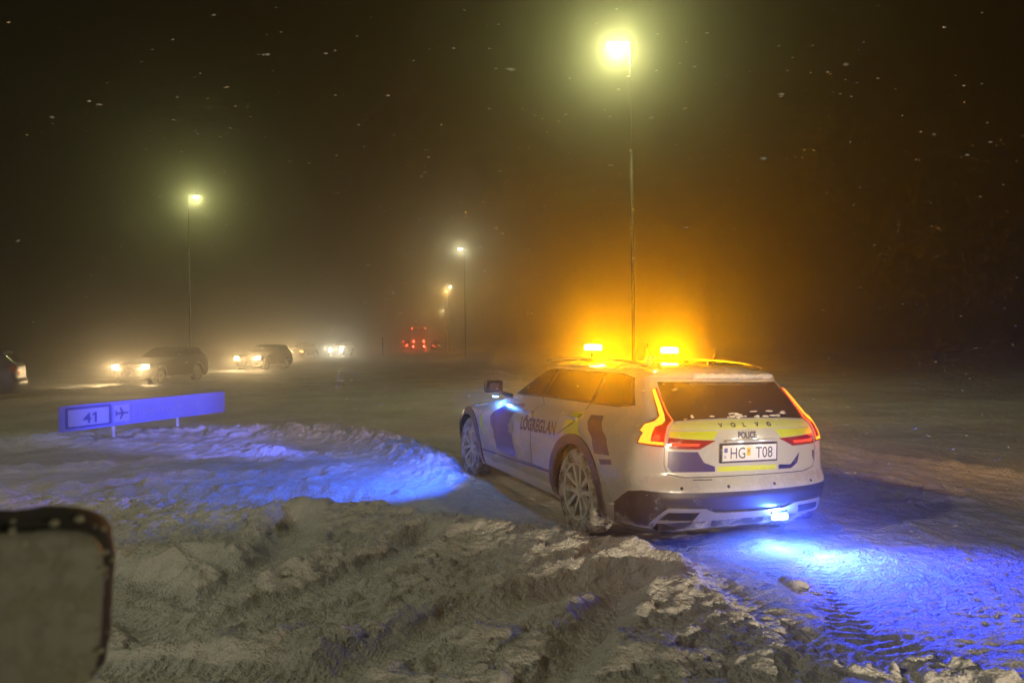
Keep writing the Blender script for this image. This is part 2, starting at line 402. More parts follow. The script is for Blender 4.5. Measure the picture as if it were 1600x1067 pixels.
L(b1.outputs[0], b2.inputs['Normal']); L(b2.outputs[0], b.inputs['Normal'])
ground = grid_mesh('snow_ground', GX, GY, GZ, M_SNOW); tag(ground, kind='structure')

def gz(x, y): return float(terrain(np.array([[x]]), np.array([[y]]))[0, 0])

# ------------------------------------------------------------------ haze of blowing snow
hz = MB(); hz.box((0, 150, 6.5), (1400, 1100, 18.0))
hm = bpy.data.materials.new('haze'); hm.use_nodes = True; ht = hm.node_tree; ht.nodes.clear()
ho = ht.nodes.new('ShaderNodeOutputMaterial'); hv = ht.nodes.new('ShaderNodeVolumePrincipled')
hv.inputs['Color'].default_value = (0.97, 0.93, 0.82, 1); hv.inputs['Density'].default_value = HAZE_DENSITY
hv.inputs['Anisotropy'].default_value = HAZE_G
ht.links.new(hv.outputs[0], ho.inputs['Volume'])
tag(hz.build('haze', hm), kind='stuff')

# ------------------------------------------------------------------ car body surface

# ---- car body surface: sheet coordinates (S, v) -> local x (forward), y (left), z (up)
SR, SS, SF = 1.0, 3.4, 1.0            # sheet lengths of rear end, side, front end
ZC = 1.40                              # below: v = z ; above: roof dome
ZT = 1.62
def _pl(t): a=np.array(t,float); return lambda z: np.interp(z,a[:,0],a[:,1])
XR=_pl([(.22,-.96),(.27,-1.02),(.34,-1.075),(.42,-1.11),(.50,-1.125),(.56,-1.12),(.60,-1.10),(.64,-1.07),(.68,-1.062),(.9,-1.062),(.96,-1.058),(1.0,-1.045),(1.04,-1.025),(1.07,-.995),(1.09,-.965),(1.36,-.70),(1.375,-.70),(1.385,-.735),(1.40,-.72)])
XF=_pl([(.22,3.55),(.30,3.68),(.40,3.76),(.60,3.80),(.74,3.77),(.82,3.70),(.87,3.5),(.93,3.1),(.98,2.75),(1.02,2.42),(1.05,2.15),(1.2,1.85),(1.38,1.45),(1.40,1.40)])
W0=_pl([(.22,.86),(.30,.90),(.40,.925),(.52,.94),(.64,.947),(.76,.945),(.86,.935),(.93,.918),(.99,.89),(1.03,.862),(1.06,.842),(1.2,.765),(1.3,.705),(1.40,.635)])
LR=_pl([(.22,.34),(.5,.36),(.7,.34),(.95,.34),(1.05,.30),(1.36,.22),(1.40,.2)])
LF=_pl([(.22,.5),(.7,.6),(.85,.8),(1.02,.7),(1.1,.55),(1.4,.35)])
NR=_pl([(.22,3.2),(.6,3.2),(.8,3.4),(1.0,3.6),(1.1,4.5),(1.40,5.0)])
NF=_pl([(.22,2.4),(.8,2.4),(1.0,2.6),(1.4,3.2)])
DR=_pl([(.22,.05),(.6,.035),(.9,.06),(1.05,.09),(1.4,.05)])
def width(x,z):
    w=W0(z)
    t=np.clip(-(x)/1.1,0,1); w=w-DR(z)*t*t
    f=np.clip((x-2.5)/1.3,0,1); w=w-(.06+.10*np.clip((z-.8)/.2,0,1))*f*f
    g=np.clip((x-.9)/1.2,0,1); w=w-.05*np.clip((z-1.05)/.3,0,1)*g*g
    return w
def BODY(S,v):
    S=np.asarray(S,float); v=np.asarray(v,float); S,v=np.broadcast_arrays(S,v)
    sg=np.where(S<0,-1.,1.); a=np.abs(S)
    z=np.minimum(v,ZC); t=np.clip((v-ZC)/(ZT-ZC),0,1); k=np.cos(t*np.pi/2)
    xr,xf,lr,lf=XR(z),XF(z),LR(z),LF(z)
    xr=xr+.25*(1-k); xf=xf-.25*(1-k)
    xa,xb=xr+lr,xf-lf
    ph=np.clip(a/SR,0,1)*np.pi/2; pf=np.clip((SR+SS+SF-a)/SF,0,1)*np.pi/2
    nr,nf=2/NR(z),2/NF(z)
    eps=1e-9
    xR=xr+lr*(1-np.clip(np.cos(ph),eps,1)**nr); gR=np.clip(np.sin(ph),0,1)**nr
    xF=xf-lf*(1-np.clip(np.cos(pf),eps,1)**nf); gF=np.clip(np.sin(pf),0,1)**nf
    s=np.clip((a-SR)/SS,0,1); xS=xa+(xb-xa)*s
    x=np.where(a<SR,xR,np.where(a>SR+SS,xF,xS)); g=np.where(a<SR,gR,np.where(a>SR+SS,gF,1.))
    y=width(x,z)*g*k
    rise=.085*np.clip(1-((x-.45)/1.75)**2,0,1)**.6
    zz=z+np.where(t>0,np.sin(t*np.pi/2)*(rise+.012),0)
    return np.stack([x,sg*y,zz],-1)
def S_side(x,z):
    "sheet S for a point at x on the (left) side, z<=ZC"
    xr,xf,lr,lf=XR(z),XF(z),LR(z),LF(z); xa,xb=xr+lr,xf-lf
    c=np.clip(1-(x-xr)/lr,0,1); ph=np.arccos(np.clip(c,0,1)**(NR(z)/2))
    c2=np.clip(1-(xf-x)/lf,0,1); pf=np.arccos(np.clip(c2,0,1)**(NF(z)/2))
    return np.where(x<xa,ph/(np.pi/2)*SR,np.where(x>xb,SR+SS+SF-pf/(np.pi/2)*SF,SR+SS*(x-xa)/(xb-xa)))
def S_rear(y,z):
    s=np.clip(np.abs(y)/(width(XR(z)+.05,z)),0,1)
    ph=np.arcsin(s**(NR(z)/2)); return np.sign(y)*ph/(np.pi/2)*SR


def surface_normals(S_, v_):
    e = 1e-3
    du = BODY(S_ + e, v_) - BODY(S_ - e, v_); v1 = np.clip(v_ + e, .22, ZT - 1e-4); v0 = np.clip(v_ - e, .22, ZT - 1e-4)
    dv = BODY(S_, v1) - BODY(S_, v0)
    n = np.cross(du, dv); l = np.linalg.norm(n, axis=-1, keepdims=True)
    n = n / np.maximum(l, 1e-12)
    p = BODY(S_, v_); o_ = p - np.array([1.3, 0, 0.7])
    fl = np.sum(n * o_, -1) < 0; n[fl] *= -1
    bad = (l[:, 0] < 1e-12) | (v_ > ZT - 2e-3); n[bad] = (0, 0, 1)
    return n

def sub(poly, n=4):
    out_ = []
    for i in range(len(poly)):
        a, b_ = poly[i], poly[(i + 1) % len(poly)]
        out_ += [(a[0] + (b_[0] - a[0]) * k / n, a[1] + (b_[1] - a[1]) * k / n) for k in range(n)]
    return out_
def side_poly(xz, n=4, sg=1): return [(sg * float(S_side(x, z)), z) for x, z in sub(xz, n)]
def mir(poly): return [(-s, v) for s, v in poly][::-1]
def stroke(pts, w):
    """thin band following a line on the sheet"""
    a, b_ = [], []
    for i, p in enumerate(pts):
        q0 = pts[max(i - 1, 0)]; q1 = pts[min(i + 1, len(pts) - 1)]
        dx, dy = q1[0] - q0[0], q1[1] - q0[1]; l = math.hypot(dx, dy) or 1
        a.append((p[0] - dy / l * w, p[1] + dx / l * w)); b_.append((p[0] + dy / l * w, p[1] - dx / l * w))
    return a + b_[::-1]

def build_shell(regions, ns=(26, 52, 16), nv=54):
    """triangulate the sheet with all region outlines as edges; returns points, normals, triangles, region id per triangle"""
    sS = np.concatenate([np.linspace(0, SR, ns[0], endpoint=False), SR + np.linspace(0, SS, ns[1], endpoint=False), SR + SS + np.linspace(0, SF, ns[2])])
    sS = np.unique(np.round(np.concatenate([-sS, sS]), 6))
    vv = np.unique(np.concatenate([np.linspace(.22, 1.05, int(nv * .55)), np.linspace(1.05, ZC, int(nv * .28)), np.linspace(ZC, ZT, int(nv * .17) + 3)]))
    A, B = np.meshgrid(sS, vv)
    pts = [Vector((float(a), float(b_))) for a, b_ in zip(A.ravel(), B.ravel())]; edges = []
    for rg in regions:
        for poly in rg['polys']:
            k = len(pts); pts += [Vector((float(p[0]), float(p[1]))) for p in poly]
            edges += [(k + i, k + (i + 1) % len(poly)) for i in range(len(poly))]
    v2, _, f2, *_r = delaunay_2d_cdt(pts, edges, [], 0, 1e-5)
    V = np.array([p[:] for p in v2]); F = np.array([tuple(f) for f in f2])
    c = V[F].mean(1); rid = np.zeros(len(F), int)
    for i, rg in enumerate(regions):
        for poly in rg['polys']:
            if len(poly): rid[in_poly(c[:, 0], c[:, 1], poly)] = i + 1
    Pn = BODY(V[:, 0], V[:, 1]); N = surface_normals(V[:, 0], V[:, 1])
    # face orientation outwards
    a, b_, d_ = Pn[F[:, 0]], Pn[F[:, 1]], Pn[F[:, 2]]
    gn = np.cross(b_ - a, d_ - a); fl = np.sum(gn * N[F].mean(1), -1) < 0
    F[fl] = F[fl][:, ::-1]
    area = np.linalg.norm(gn, axis=1); ok = area > 1e-9
    return V, Pn, N, F[ok], rid[ok]

def piece(name, sh, sel, mats, parent, idx=None, offset=0.0, skirt=0.012):
    V, Pn, N, F, rid = sh; f = F[sel]
    if len(f) == 0: return None
    used, inv = np.unique(f, return_inverse=True); f = inv.reshape(-1, 3)
    P_ = Pn[used] + N[used] * offset; Nn = N[used]
    verts = list(P_); faces = [tuple(q) for q in f]; nrm = list(Nn); mi = list(idx if idx is not None else [0] * len(f))
    if offset:
        cnt = {}
        for q in f:
            for a, b_ in ((q[0], q[1]), (q[1], q[2]), (q[2], q[0])): cnt[(a, b_)] = 1
        k0 = len(verts); base = Pn[used] - N[used] * skirt; ring = {}
        for (a, b_) in cnt:
            if (b_, a) in cnt: continue
            ids = []
            for w in (a, b_):
                if w not in ring:
                    ring[w] = (len(verts), len(verts) + 1); verts += [P_[w], base[w]]; nrm += [Nn[w], Nn[w]]
                ids.append(ring[w])
            faces.append((ids[0][0], ids[0][1], ids[1][1], ids[1][0])); mi.append(0)
    return mesh_obj(name, verts, faces, mats, parent, mi, True, nrm if not offset else None)

# ------------------------------------------------------------------ materials
M_WHITE = snowy('white_paint', (0.46, 0.46, 0.44), 0.20, coat=0.8, amount=0.34, scale=2.2, low=0.4, snowcol=(0.33, 0.33, 0.34), zb=.75)
M_BLUEF = snowy('blue_film', (0.016, 0.014, 0.12), 0.3, coat=0.4, amount=0.12, scale=4.0, low=0.3, snowcol=(0.5, 0.52, 0.6))
M_YELF = snowy('yellow_green_film', (0.55, 0.62, 0.03), 0.3, coat=0.3, amount=0.10, scale=4.0, low=0.3)
M_YELF_LIT = snowy('lit_yellow_green_film', (0.50, 0.54, 0.18), 0.4, coat=0.2, amount=0.28, scale=5.0)  # yellow-green film made paler: light caught by the ledge painted in
M_SEAM = mat('panel_gap', (0.02, 0.02, 0.02), 0.8)
M_BLACK = snowy('black_plastic', (0.018, 0.018, 0.02), 0.45, amount=0.22, scale=4.5, low=0.3, snowcol=(0.45, 0.46, 0.5))
M_CLAD = snowy('snowed_cladding', (0.03, 0.03, 0.032), 0.6, amount=0.62, scale=5, low=0.35, snowcol=(0.5, 0.5, 0.52))
M_SILVER = snowy('silver_skid', (0.30, 0.30, 0.31), 0.38, metal=0.5, amount=0.35, scale=6)
M_GLASS = snowy('dark_glass', (0.012, 0.012, 0.013), 0.14, amount=0.0, scale=3.2, low=0.0, snowcol=(0.12, 0.12, 0.12))
M_GLASSR = snowy('dark_rear_glass', (0.012, 0.012, 0.013), 0.15, amount=0.16, scale=9, low=0.12, snowcol=(0.35, 0.35, 0.36), zb=1.16)
M_TYRE = snowy('tyre_rubber', (0.02, 0.02, 0.02), 0.85, amount=0.64, scale=9, snowcol=(0.5, 0.5, 0.5))
M_RIM = snowy('snowy_alloy', (0.30, 0.30, 0.31), 0.4, metal=0.4, amount=0.78, scale=8, snowcol=(0.6, 0.6, 0.6))
M_DARK = mat('dark_liner', (0.012, 0.012, 0.012), 0.95, spec=0.1)
M_LAMPRED = mat('red_lens', (0.28, 0.006, 0.004), 0.15, coat=0.8)
M_REDHOT = glow('tail_light_guide', (1.0, 0.32, 0.02), 2.6)
M_REDLINE = glow('tail_light_edge', (1.0, 0.10, 0.03), 3.0)
M_RED = glow('red_light', (1.0, 0.05, 0.02), 60.0)
M_INNER = glow('inner_tail_light', (1.0, 0.06, 0.02), 1.6)
M_AMBER = glow('amber_light', (1.0, 0.62, 0.12), 40.0)
M_BLUE = glow('blue_light', (0.25, 0.55, 1.0), 30.0)
M_HEAD = glow('warm_headlight', (1.0, 0.72, 0.36), 60.0)
M_HEADW = glow('white_headlight', (1.0, 0.95, 0.72), 60.0)
M_LUM = glow('luminaire', (0.95, 1.0, 0.62), 120.0)
M_LUMO = glow('sodium_luminaire', (1.0, 0.6, 0.12), 120.0)
M_LETTER = mat('dark_lettering', (0.02, 0.02, 0.06), 0.5)
M_CHROME = mat('worn_chrome', (0.35, 0.35, 0.36), 0.3, metal=0.9)
M_PLATEW = mat('plate_white', (0.72, 0.72, 0.70), 0.4, grain=0.05, gscale=30)
M_GALV = mat('galvanised_steel', (0.09, 0.09, 0.085), 0.6, metal=0.2, grain=0.15, gscale=6)

# ------------------------------------------------------------------ police car
CX, CY, YAW, CR = 1.400, 6.552, 1.95318, 0.03376
W0_ = W0
def W0(z): return W0_(z) + 0.012
police = empty('police_car', (CX, CY, -0.9 * math.sin(CR)))
police.rotation_euler = (Matrix.Rotation(YAW, 3, 'Z') @ Matrix.Rotation(CR, 3, 'X')).to_euler()
tag(police, 'white police estate car with blue and yellow-green markings and lit amber roof beacons', 'police car')

LAMP = [(0.672, 1.29), (0.545, 1.295), (0.466, 1.19), (0.442, 1.062), (0.523, 1.02), (0.517, 0.952), (0.495, 0.875), (0.692, 0.885), (0.834, 0.893), (0.821, 0.935), (0.814, 0.969), (0.868, 0.98), (0.861, 1.034), (0.719, 1.064), (0.628, 1.084), (0.615, 1.132), (0.640, 1.205)]
GUIDE = [(0.660, 1.283), (0.590, 1.286), (0.545, 1.199), (0.52, 1.101), (0.55, 1.062), (0.598, 1.039), (0.679, 1.017), (0.679, 0.961), (0.659, 0.915), (0.510, 0.911), (0.505, 0.890), (0.814, 0.900), (0.800, 0.969), (0.855, 0.984), (0.845, 1.03), (0.706, 1.055), (0.600, 1.090), (0.603, 1.149)]
GUIDE2 = stroke([(0.545, 1.285), (0.497, 1.19), (0.449, 1.062), (0.520, 1.022), (0.512, 0.955), (0.502, 0.915)], 0.0055)
INL = [(0.470, 0.945), (0.10, 0.919), (0.195, 0.856), (0.462, 0.865)]
ING = [(0.43, 0.906), (0.195, 0.898), (0.21, 0.880), (0.42, 0.885)]
GRN = [(0.478, 0.992), (0.085, 0.990), (0.115, 0.924), (0.470, 0.949)]
def circ(cx_, cz_, r, n=40): return [(cx_ + r * math.cos(2 * math.pi * k / n), cz_ + r * math.sin(2 * math.pi * k / n)) for k in range(n)]
def circ_side(cx_, cz_, r, n=40, zmin=.2205):
    return [(float(S_side(x, max(z, zmin))), max(z, zmin)) for x, z in circ(cx_, cz_, r, n)]
wc = [(0.04, 0.36), (2.95, 0.36)]
R = []
def reg(name, polys, mirror=True, **k):
    ps = [sub(p, 3) if len(p) < 30 else p for p in polys]
    if mirror: ps = ps + [mir(p) for p in ps]
    R.append(dict(name=name, polys=ps, **k))
WINS = [side_poly([(-0.61, 1.172), (-0.44, 1.350), (-0.30, 1.383), (-0.06, 1.388), (-0.06, 1.142), (-0.45, 1.148)]),
        side_poly([(0.0, 1.142), (0.0, 1.388), (0.90, 1.388), (0.94, 1.13)]),
        side_poly([(1.02, 1.128), (0.98, 1.388), (1.22, 1.380), (1.55, 1.285), (1.88, 1.125), (1.86, 1.10)])]
TRIMB = side_poly([(-0.66, 1.160), (-0.47, 1.370), (-0.28, 1.397), (1.22, 1.397), (1.60, 1.290), (1.96, 1.10), (1.86, 1.085), (0.95, 1.115), (-0.45, 1.130)])
reg('blue', [[(3.664, 0.818), (3.387, 0.666), (3.286, 0.478), (2.806, 0.456), (2.921, 0.703), (3.20, 0.86), (3.60, 1.0), (3.95, 1.03), (4.0, 0.97)]])
reg('yellow', [[(4.22, 0.935), (4.30, 0.952), (4.05, 0.879), (3.536 + .12, 0.59), (3.56, 0.579), (3.792, 0.767)]])
reg('yellow', [[(2.361, 1.031), (2.117, 1.05), (1.516, 0.80), (1.8, 0.80)]])
reg('blue', [[(1.901, 1.039), (1.624, 1.048), (1.239, 0.885), (1.138, 0.759), (1.347, 0.742), (1.442, 0.86)]])
reg('blue', [[(1.28, 0.708), (1.118, 0.731), (1.098, 0.694), (1.246, 0.669)]])
reg('pale', [[(-0.45, 1.050), (-0.2, 1.063), (0, 1.068), (0.2, 1.063), (0.45, 1.050), (0.485, 1.0), (-0.485, 1.0)]], False)  # tail ledge, its caught light painted as a paler band
reg('yellow', [GRN])
reg('blue', [[(.448, .845), (.205, .837), (.165, .756), (.105, .722), (.105, .683), (.40, .690), (.442, .728)]], False)
reg('yellow', [[(-.092, .677), (-.092, .715), (.092, .720), (.092, .682)]], False)
reg('blue', [[(-0.105, 0.714), (-0.185, 0.708), (-0.262, 0.804), (-0.245, 0.719), (-0.19, 0.676), (-0.105, 0.678)]], False)
reg('blue', [[(-0.43, 0.809), (-0.47, 0.806), (-0.458, 0.722), (-0.43, 0.759)]], False)
SEAMS = [stroke([(.487, .875), (.475, .74), (.44, .675), (.30, .648), (0, .645), (-.30, .648), (-.44, .675), (-.475, .74), (-.487, .875)], .0035)]
reg('seam', [stroke([(.25, .630), (.13, .627)], .003)], False)
reg('seam', SEAMS, False)
reg('seam', [side_poly(stroke([(1.98, 1.09), (2.02, .8), (1.93, .46)], .006), 3), side_poly(stroke([(.98, 1.12), (.97, .8), (.96, .46)], .006), 3),
             side_poly(stroke([(.96, .457), (1.93, .457)], .003), 3), side_poly(stroke([(.96, .457), (.50, .457)], .003), 3),
             side_poly(stroke([(-.02, 1.13), (.12, .95), (.38, .82)], .006), 3)])
reg('black_line', [[(3.779, 0.414), (3.0, .435), (2.111, 0.464), (2.111, 0.436), (3.0, .408), (3.792, 0.388)]])
reg('cladding', [side_poly([(2.50, .222), (2.50, .33), (.46, .33), (.46, .222)], 6)])
BLK = [(-1.10, .222), (-1.12, .40), (-.95, .535), (-.77, .556), (-.4, .545), (0, .535), (.4, .545), (.77, .556), (.95, .535), (1.12, .40), (1.10, .222)]
reg('bumper', [BLK], False)
reg('arch_trim', [circ_side(*c, .50, 48) for c in wc], part='wheel_arch_trim', offset=.014, mat='clad')
SK = [(.66, .31), (.64, .335), (.49, .436), (.19, .422), (.13, .386), (0, .378), (-.13, .386), (-.19, .422), (-.49, .436), (-.64, .335), (-.66, .31), (-.18, .328), (.18, .328)]
reg('skid', [SK], False, part='skid_plate', offset=.016, mat='silver')
reg('exh', [[(.58, .335), (.48, .404), (.23, .398), (.27, .328)]], True, part='exhaust_tip', offset=.006, mat='exh')
reg('trimband', [TRIMB], True)
for w_ in WINS: reg('window', [w_], True, part='side_window', offset=.004, mat='glass')
RG = [(-.525, 1.345), (-.50, 1.285), (-.425, 1.062), (-.2, 1.074), (0, 1.079), (.2, 1.074), (.425, 1.062), (.50, 1.285), (.525, 1.345)]
reg('rearglass', [sub(RG, 2)], False, part='rear_window', offset=.004, mat='rglass')
reg('wind', [[(4.80, 1.085), (5.4, 1.07), (5.4, 1.372), (4.70, 1.372)]], True, part='windscreen', offset=.004, mat='glass')
reg('lamp', [LAMP], True, part='tail_light', offset=.010, mat='lens')
reg('inlamp', [INL], True, part='tailgate_light', offset=.006, mat='lens')
reg('head', [[(4.42, .74), (4.46, .80), (4.95, .82), (5.02, .72), (4.7, .68)]], True, part='headlight', offset=.006, mat='glass')
reg('grille', [[(5.12, .48), (5.08, .74), (5.4, .76), (5.4, .46)]], True)
reg('hole', [circ_side(*c, .415, 48) for c in wc])
SH = build_shell(R)
V2, Pn, Nn, FF, RID = SH
cols = {'blue': 1, 'yellow': 2, 'pale': 3, 'seam': 4, 'black_line': 5, 'cladding': 6, 'bumper': 5, 'trimband': 5, 'grille': 5}
def sides(sh, sel):
    c = sh[0][sh[3]].mean(1)[:, 0]
    return sel & (c > 0), sel & (c < 0)
bodysel = np.zeros(len(FF), bool); midx = np.zeros(len(FF), int)
for i in range(len(R) + 1):
    r_ = R[i - 1] if i else None
    if i == 0 or ('part' not in r_ and r_['name'] != 'hole'):
        s_ = RID == i; bodysel |= s_; midx[s_] = cols.get(r_['name'], 0) if i else 0
piece('body', SH, bodysel, [M_WHITE, M_BLUEF, M_YELF, M_YELF_LIT, M_SEAM, M_BLACK, M_CLAD], police, midx[bodysel])
PM = {'clad': M_BLACK, 'silver': M_SILVER, 'exh': M_DARK, 'glass': M_GLASS, 'rglass': M_GLASSR, 'lens': M_LAMPRED}
lampobj = {}
for i, r_ in enumerate(R):
    if 'part' not in r_: continue
    sel = RID == i + 1
    if r_['name'] in ('skid', 'rearglass'): groups = [sel]
    elif r_['name'] == 'arch_trim':
        groups = []
        for g_ in sides(SH, sel):
            c = Pn[FF].mean(1)[:, 0]; groups += [g_ & (c < 1.5), g_ & (c > 1.5)]
    elif r_['name'] == 'wind': groups = [sel]
    else: groups = sides(SH, sel)
    for q, g_ in enumerate(groups):
        o = piece(r_['part'], SH, g_, PM[r_['mat']], police, None, r_['offset'])
        if r_['name'] in ('lamp', 'inlamp'): lampobj[(r_['name'], q)] = o

# light guides: their own thin raised meshes on the lamp lenses
def patch(name, poly, mat_, parent, offset, sg=1, thick=.004):
    """a patch of the body surface raised by `offset` as a thin solid"""
    pts = [(sg * a, b_) for a, b_ in sub(poly, 2)]
    v2, _, f2, *_r = delaunay_2d_cdt([Vector(p) for p in pts], [(i, (i + 1) % len(pts)) for i in range(len(pts))], [], 0, 1e-6)
    V = np.array([p[:] for p in v2]); F = np.array([tuple(f) for f in f2]); c = V[F].mean(1)
    F = F[in_poly(c[:, 0], c[:, 1], pts)]
    P_ = BODY(V[:, 0], V[:, 1]); N = surface_normals(V[:, 0], V[:, 1])
    top = P_ + N * (offset + thick); bot = P_ + N * offset; n = len(top)
    gn = np.cross(P_[F[:, 1]] - P_[F[:, 0]], P_[F[:, 2]] - P_[F[:, 0]]); fl = np.sum(gn * N[F].mean(1), -1) < 0; F[fl] = F[fl][:, ::-1]
    e = set()
    for q in F:
        for a, b_ in ((q[0], q[1]), (q[1], q[2]), (q[2], q[0])): e.add((int(a), int(b_)))
    walls = [(a, a + n, b_ + n, b_) for a, b_ in e if (b_, a) not in e]
    return mesh_obj(name, list(top) + list(bot), [tuple(q) for q in F] + walls, mat_, parent)
for q, sg in ((0, 1), (1, -1)):
    patch('light_guide', GUIDE, M_REDHOT, lampobj[('lamp', q)], .011, sg)
    patch('edge_light_guide', GUIDE2, M_REDLINE, lampobj[('lamp', q)], .011, sg)
    patch('light_guide', ING, M_INNER, lampobj[('inlamp', q)], .007, sg)
    for c_ in ((0.66, 0.84, 1.0), (0.62, 0.60, 1.15)):
        pass
    lp = BODY(np.array([sg * .66]), np.array([.98]))[0]
    lamp('tail_lamp', 'POINT', (lp[0] - .10, lp[1] + sg * .04, lp[2]), (1, .10, .03), 1.2, police, .05)

# lettering wrapped on the surfaces
def wrap_text(name, txt, size, mat_, fn, bold=0, xs=1.0, spacing=1.0, parent=police):
    v, f = text_geo(txt, size, bold, xs, spacing); v[:, 0] -= v[:, 0].min()
    Sx, vz = fn(v[:, 0], v[:, 1]); p = BODY(Sx, vz) + surface_normals(Sx, vz) * .0035
    me = mesh_obj(name, p, f, mat_, parent)
    return me
for sg in (1, -1):
    def f_side(tx, ty, sg=sg):
        z = .775 + ty + (.04 * tx if sg > 0 else .04 * (0.86 - tx)); x = (1.245 - tx) if sg > 0 else (.385 + tx)
        return sg * S_side(x, z), z
    wrap_text('lettering', 'LÖGREGLAN', .165, M_LETTER, f_side, .0065, .86, 1.0)
def f_rear(y0, z0):
    return lambda tx, ty: (S_rear(y0 - tx, z0 + ty), z0 + ty)
wrap_text('lettering', 'POLICE', .068, M_LETTER, f_rear(.095, .931), .0022, .80, 1.0)
for k, ch in enumerate('VOLVO'):
    wrap_text('emblem_letter', ch, .042, M_LETTER, f_rear(.262 - k * .117, 1.016), .0015, 1.35)
# police star badge on the front door stripe
for sg in (1, -1):
    st = [(1.50 + (.10 if k % 2 == 0 else .055) * math.cos(math.pi * k / 6 + .26), .76 + (.10 if k % 2 == 0 else .055) * math.sin(math.pi * k / 6 + .26)) for k in range(12)]
    patch('police_star', [(float(S_side(x, z)), z) for x, z in st], mat('badge_grey', (.30, .28, .20), .5), police, .002, sg, .002)

# licence plate
PX = -1.076
pb = MB(); pb.box((PX, .0, .822), (.012, .545, .150), 0, .004)
plate = pb.build('licence_plate', [M_BLACK], police)
pb = MB(); pb.box((PX - .0075, 0, .822), (.004, .515, .120), 0, .001); pb.build('plate_face', [M_PLATEW], plate)
def plate_text(name, txt, size, y, z, mat_, bold=0, xs=1.0, off=.0105):
    v, f = text_geo(txt, size, bold, xs); v[:, 0] -= v[:, 0].min()
    mesh_obj(name, [(PX - off, y - a, z + b_) for a, b_ in v], f, mat_, plate)
plate_text('plate_lettering', 'HG', .122, .185, .780, M_LETTER, .0, .86)
plate_text('plate_lettering', 'T08', .122, -.055, .780, M_LETTER, .0, .86)
plate_text('plate_lettering', 'IS', .034, .243, .783, M_LETTER, .0, .9)
pb = MB(); pb.box((PX - .0105, .012, .830), (.002, .034, .062)); pb.build('plate_sticker', [mat('sticker_yellow', (.75, .50, .03), .5)], plate)
plate_text('sticker_lettering', '20', .028, .024, .827, M_LETTER, .0006, .8, .0120)
pb = MB(); pb.box((PX - .0105, .228, .845), (.002, .030, .034)); pb.build('flag_sticker', [mat('flag_blue', (.10, .12, .35), .5)], plate)
# plate lamps under the tailgate lip
pb = MB(); pb.box((-1.078, 0, .914), (.045, .46, .016), 0, .004); lip = pb.build('tailgate_lip', [M_WHITE], police)
for yy in (.10, -.10):
    lamp('plate_lamp', 'POINT', (-1.098, yy, .915), (1, .95, .85), P_PLATE * 2, police, .012)

# parking sensors
for yy in (-.62, -.22, .22, .62):
    s0 = float(S_rear(yy, .575)); p = BODY(np.array([s0]), np.array([.575]))[0]; nn = surface_normals(np.array([s0]), np.array([.575]))[0]
    pb = MB(); pb.lathe([(0, .013), (.002, .013), (.002, .010), (-.001, .009), (-.001, 0)], n=16, axis='X')
    o = pb.build('parking_sensor', [M_SEAM], police); o.location = p + nn * .001
    o.rotation_euler = Vector(nn).to_track_quat('X', 'Z').to_euler()

# wheels
def wheel_meshes():
    tb = MB()
    R_, r_, w = .36, .245, .118
    prof = [(w * .80, r_ - .01), (w * .96, r_ + .02), (w, r_ + .06), (w * .93, R_ - .022), (w * .80, R_ - .006), (w * .5, R_), (0, R_ + .001), (-w * .5, R_), (-w * .80, R_ - .006), (-w * .93, R_ - .022), (-w, r_ + .05), (-w * .9, r_)]
    tb.lathe(prof, n=56)
    for k in range(56):                                   # tread blocks
        a = 2 * math.pi * k / 56
        for yy, l in ((-.08, .035), (-.028, .036), (.028, .036), (.08, .035)):
            aa = a + (.03 if yy in (-.028, .08) else 0)
            c, s = math.cos(aa), math.sin(aa); q = []
            for rr in (R_ - .008, R_ + .006):
                for da in (-.026, .026):
                    for dy in (-l / 2, l / 2):
                        q.append((rr * math.cos(aa + da), yy + dy, rr * math.sin(aa + da)))
            tb.add(q, [(4, 5, 7, 6), (0, 2, 3, 1), (0, 4, 6, 2), (1, 3, 7, 5), (0, 1, 5, 4), (2, 6, 7, 3)])
    rb = MB()
    rb.lathe([(.095, .250), (.108, .245), (.104, .228), (.060, .218), (-.09, .222), (-.09, .25)], n=56)
    rb.lathe([(.085, 0), (.085, .030), (.078, .062), (.03, .068)], n=24)
    for k in range(5):
        a0 = 2 * math.pi * k / 5 + .31
        for s_ in (-1, 1):
            a_in, a_out = a0 + s_ * .10, a0 + s_ * .34
            def pt(rad, ang, y): return (rad * math.cos(ang), y, rad * math.sin(ang))
            w1, w2 = .28, .10
            q = [pt(.05, a_in - w1, .080), pt(.05, a_in + w1, .080), pt(.236, a_out + w2 * .9, .098), pt(.236, a_out - w2 * .9, .098),
                 pt(.05, a_in - w1, .045), pt(.05, a_in + w1, .045), pt(.236, a_out + w2, .060), pt(.236, a_out - w2, .060)]
            rb.add(q, [(0, 1, 2, 3), (7, 6, 5, 4), (0, 4, 5, 1), (1, 5, 6, 2), (2, 6, 7, 3), (3, 7, 4, 0)])
    rb.lathe([(.02, .222), (.02, .05)], n=32, m=1)
    t_ = tb.build('tyre', [M_TYRE]); r__ = rb.build('rim', [M_RIM, M_DARK])
    for o in (t_,): 
        o.data.polygons.foreach_set('use_smooth', [len(p.vertices) == 4 and i < 56 * 11 for i, p in enumerate(o.data.polygons)])
    return t_.data, r__.data, t_, r__
TY, RI, t0_, r0_ = wheel_meshes()
bpy.data.objects.remove(t0_); bpy.data.objects.remove(r0_)
def add_wheels(root, sx=1.0, sz=1.0, track=.815):
    for (wx, wz) in wc:
        for sg in (1, -1):
            w = empty('wheel'); w.parent = root; w.location = (wx * sx, sg * track, .36); w.rotation_euler = (0, random.random() * 6, 0 if sg > 0 else math.pi)
            for nm, me in (('tyre', TY), ('rim', RI)):
                o = bpy.data.objects.new(nm, me); COL.objects.link(o); o.parent = w
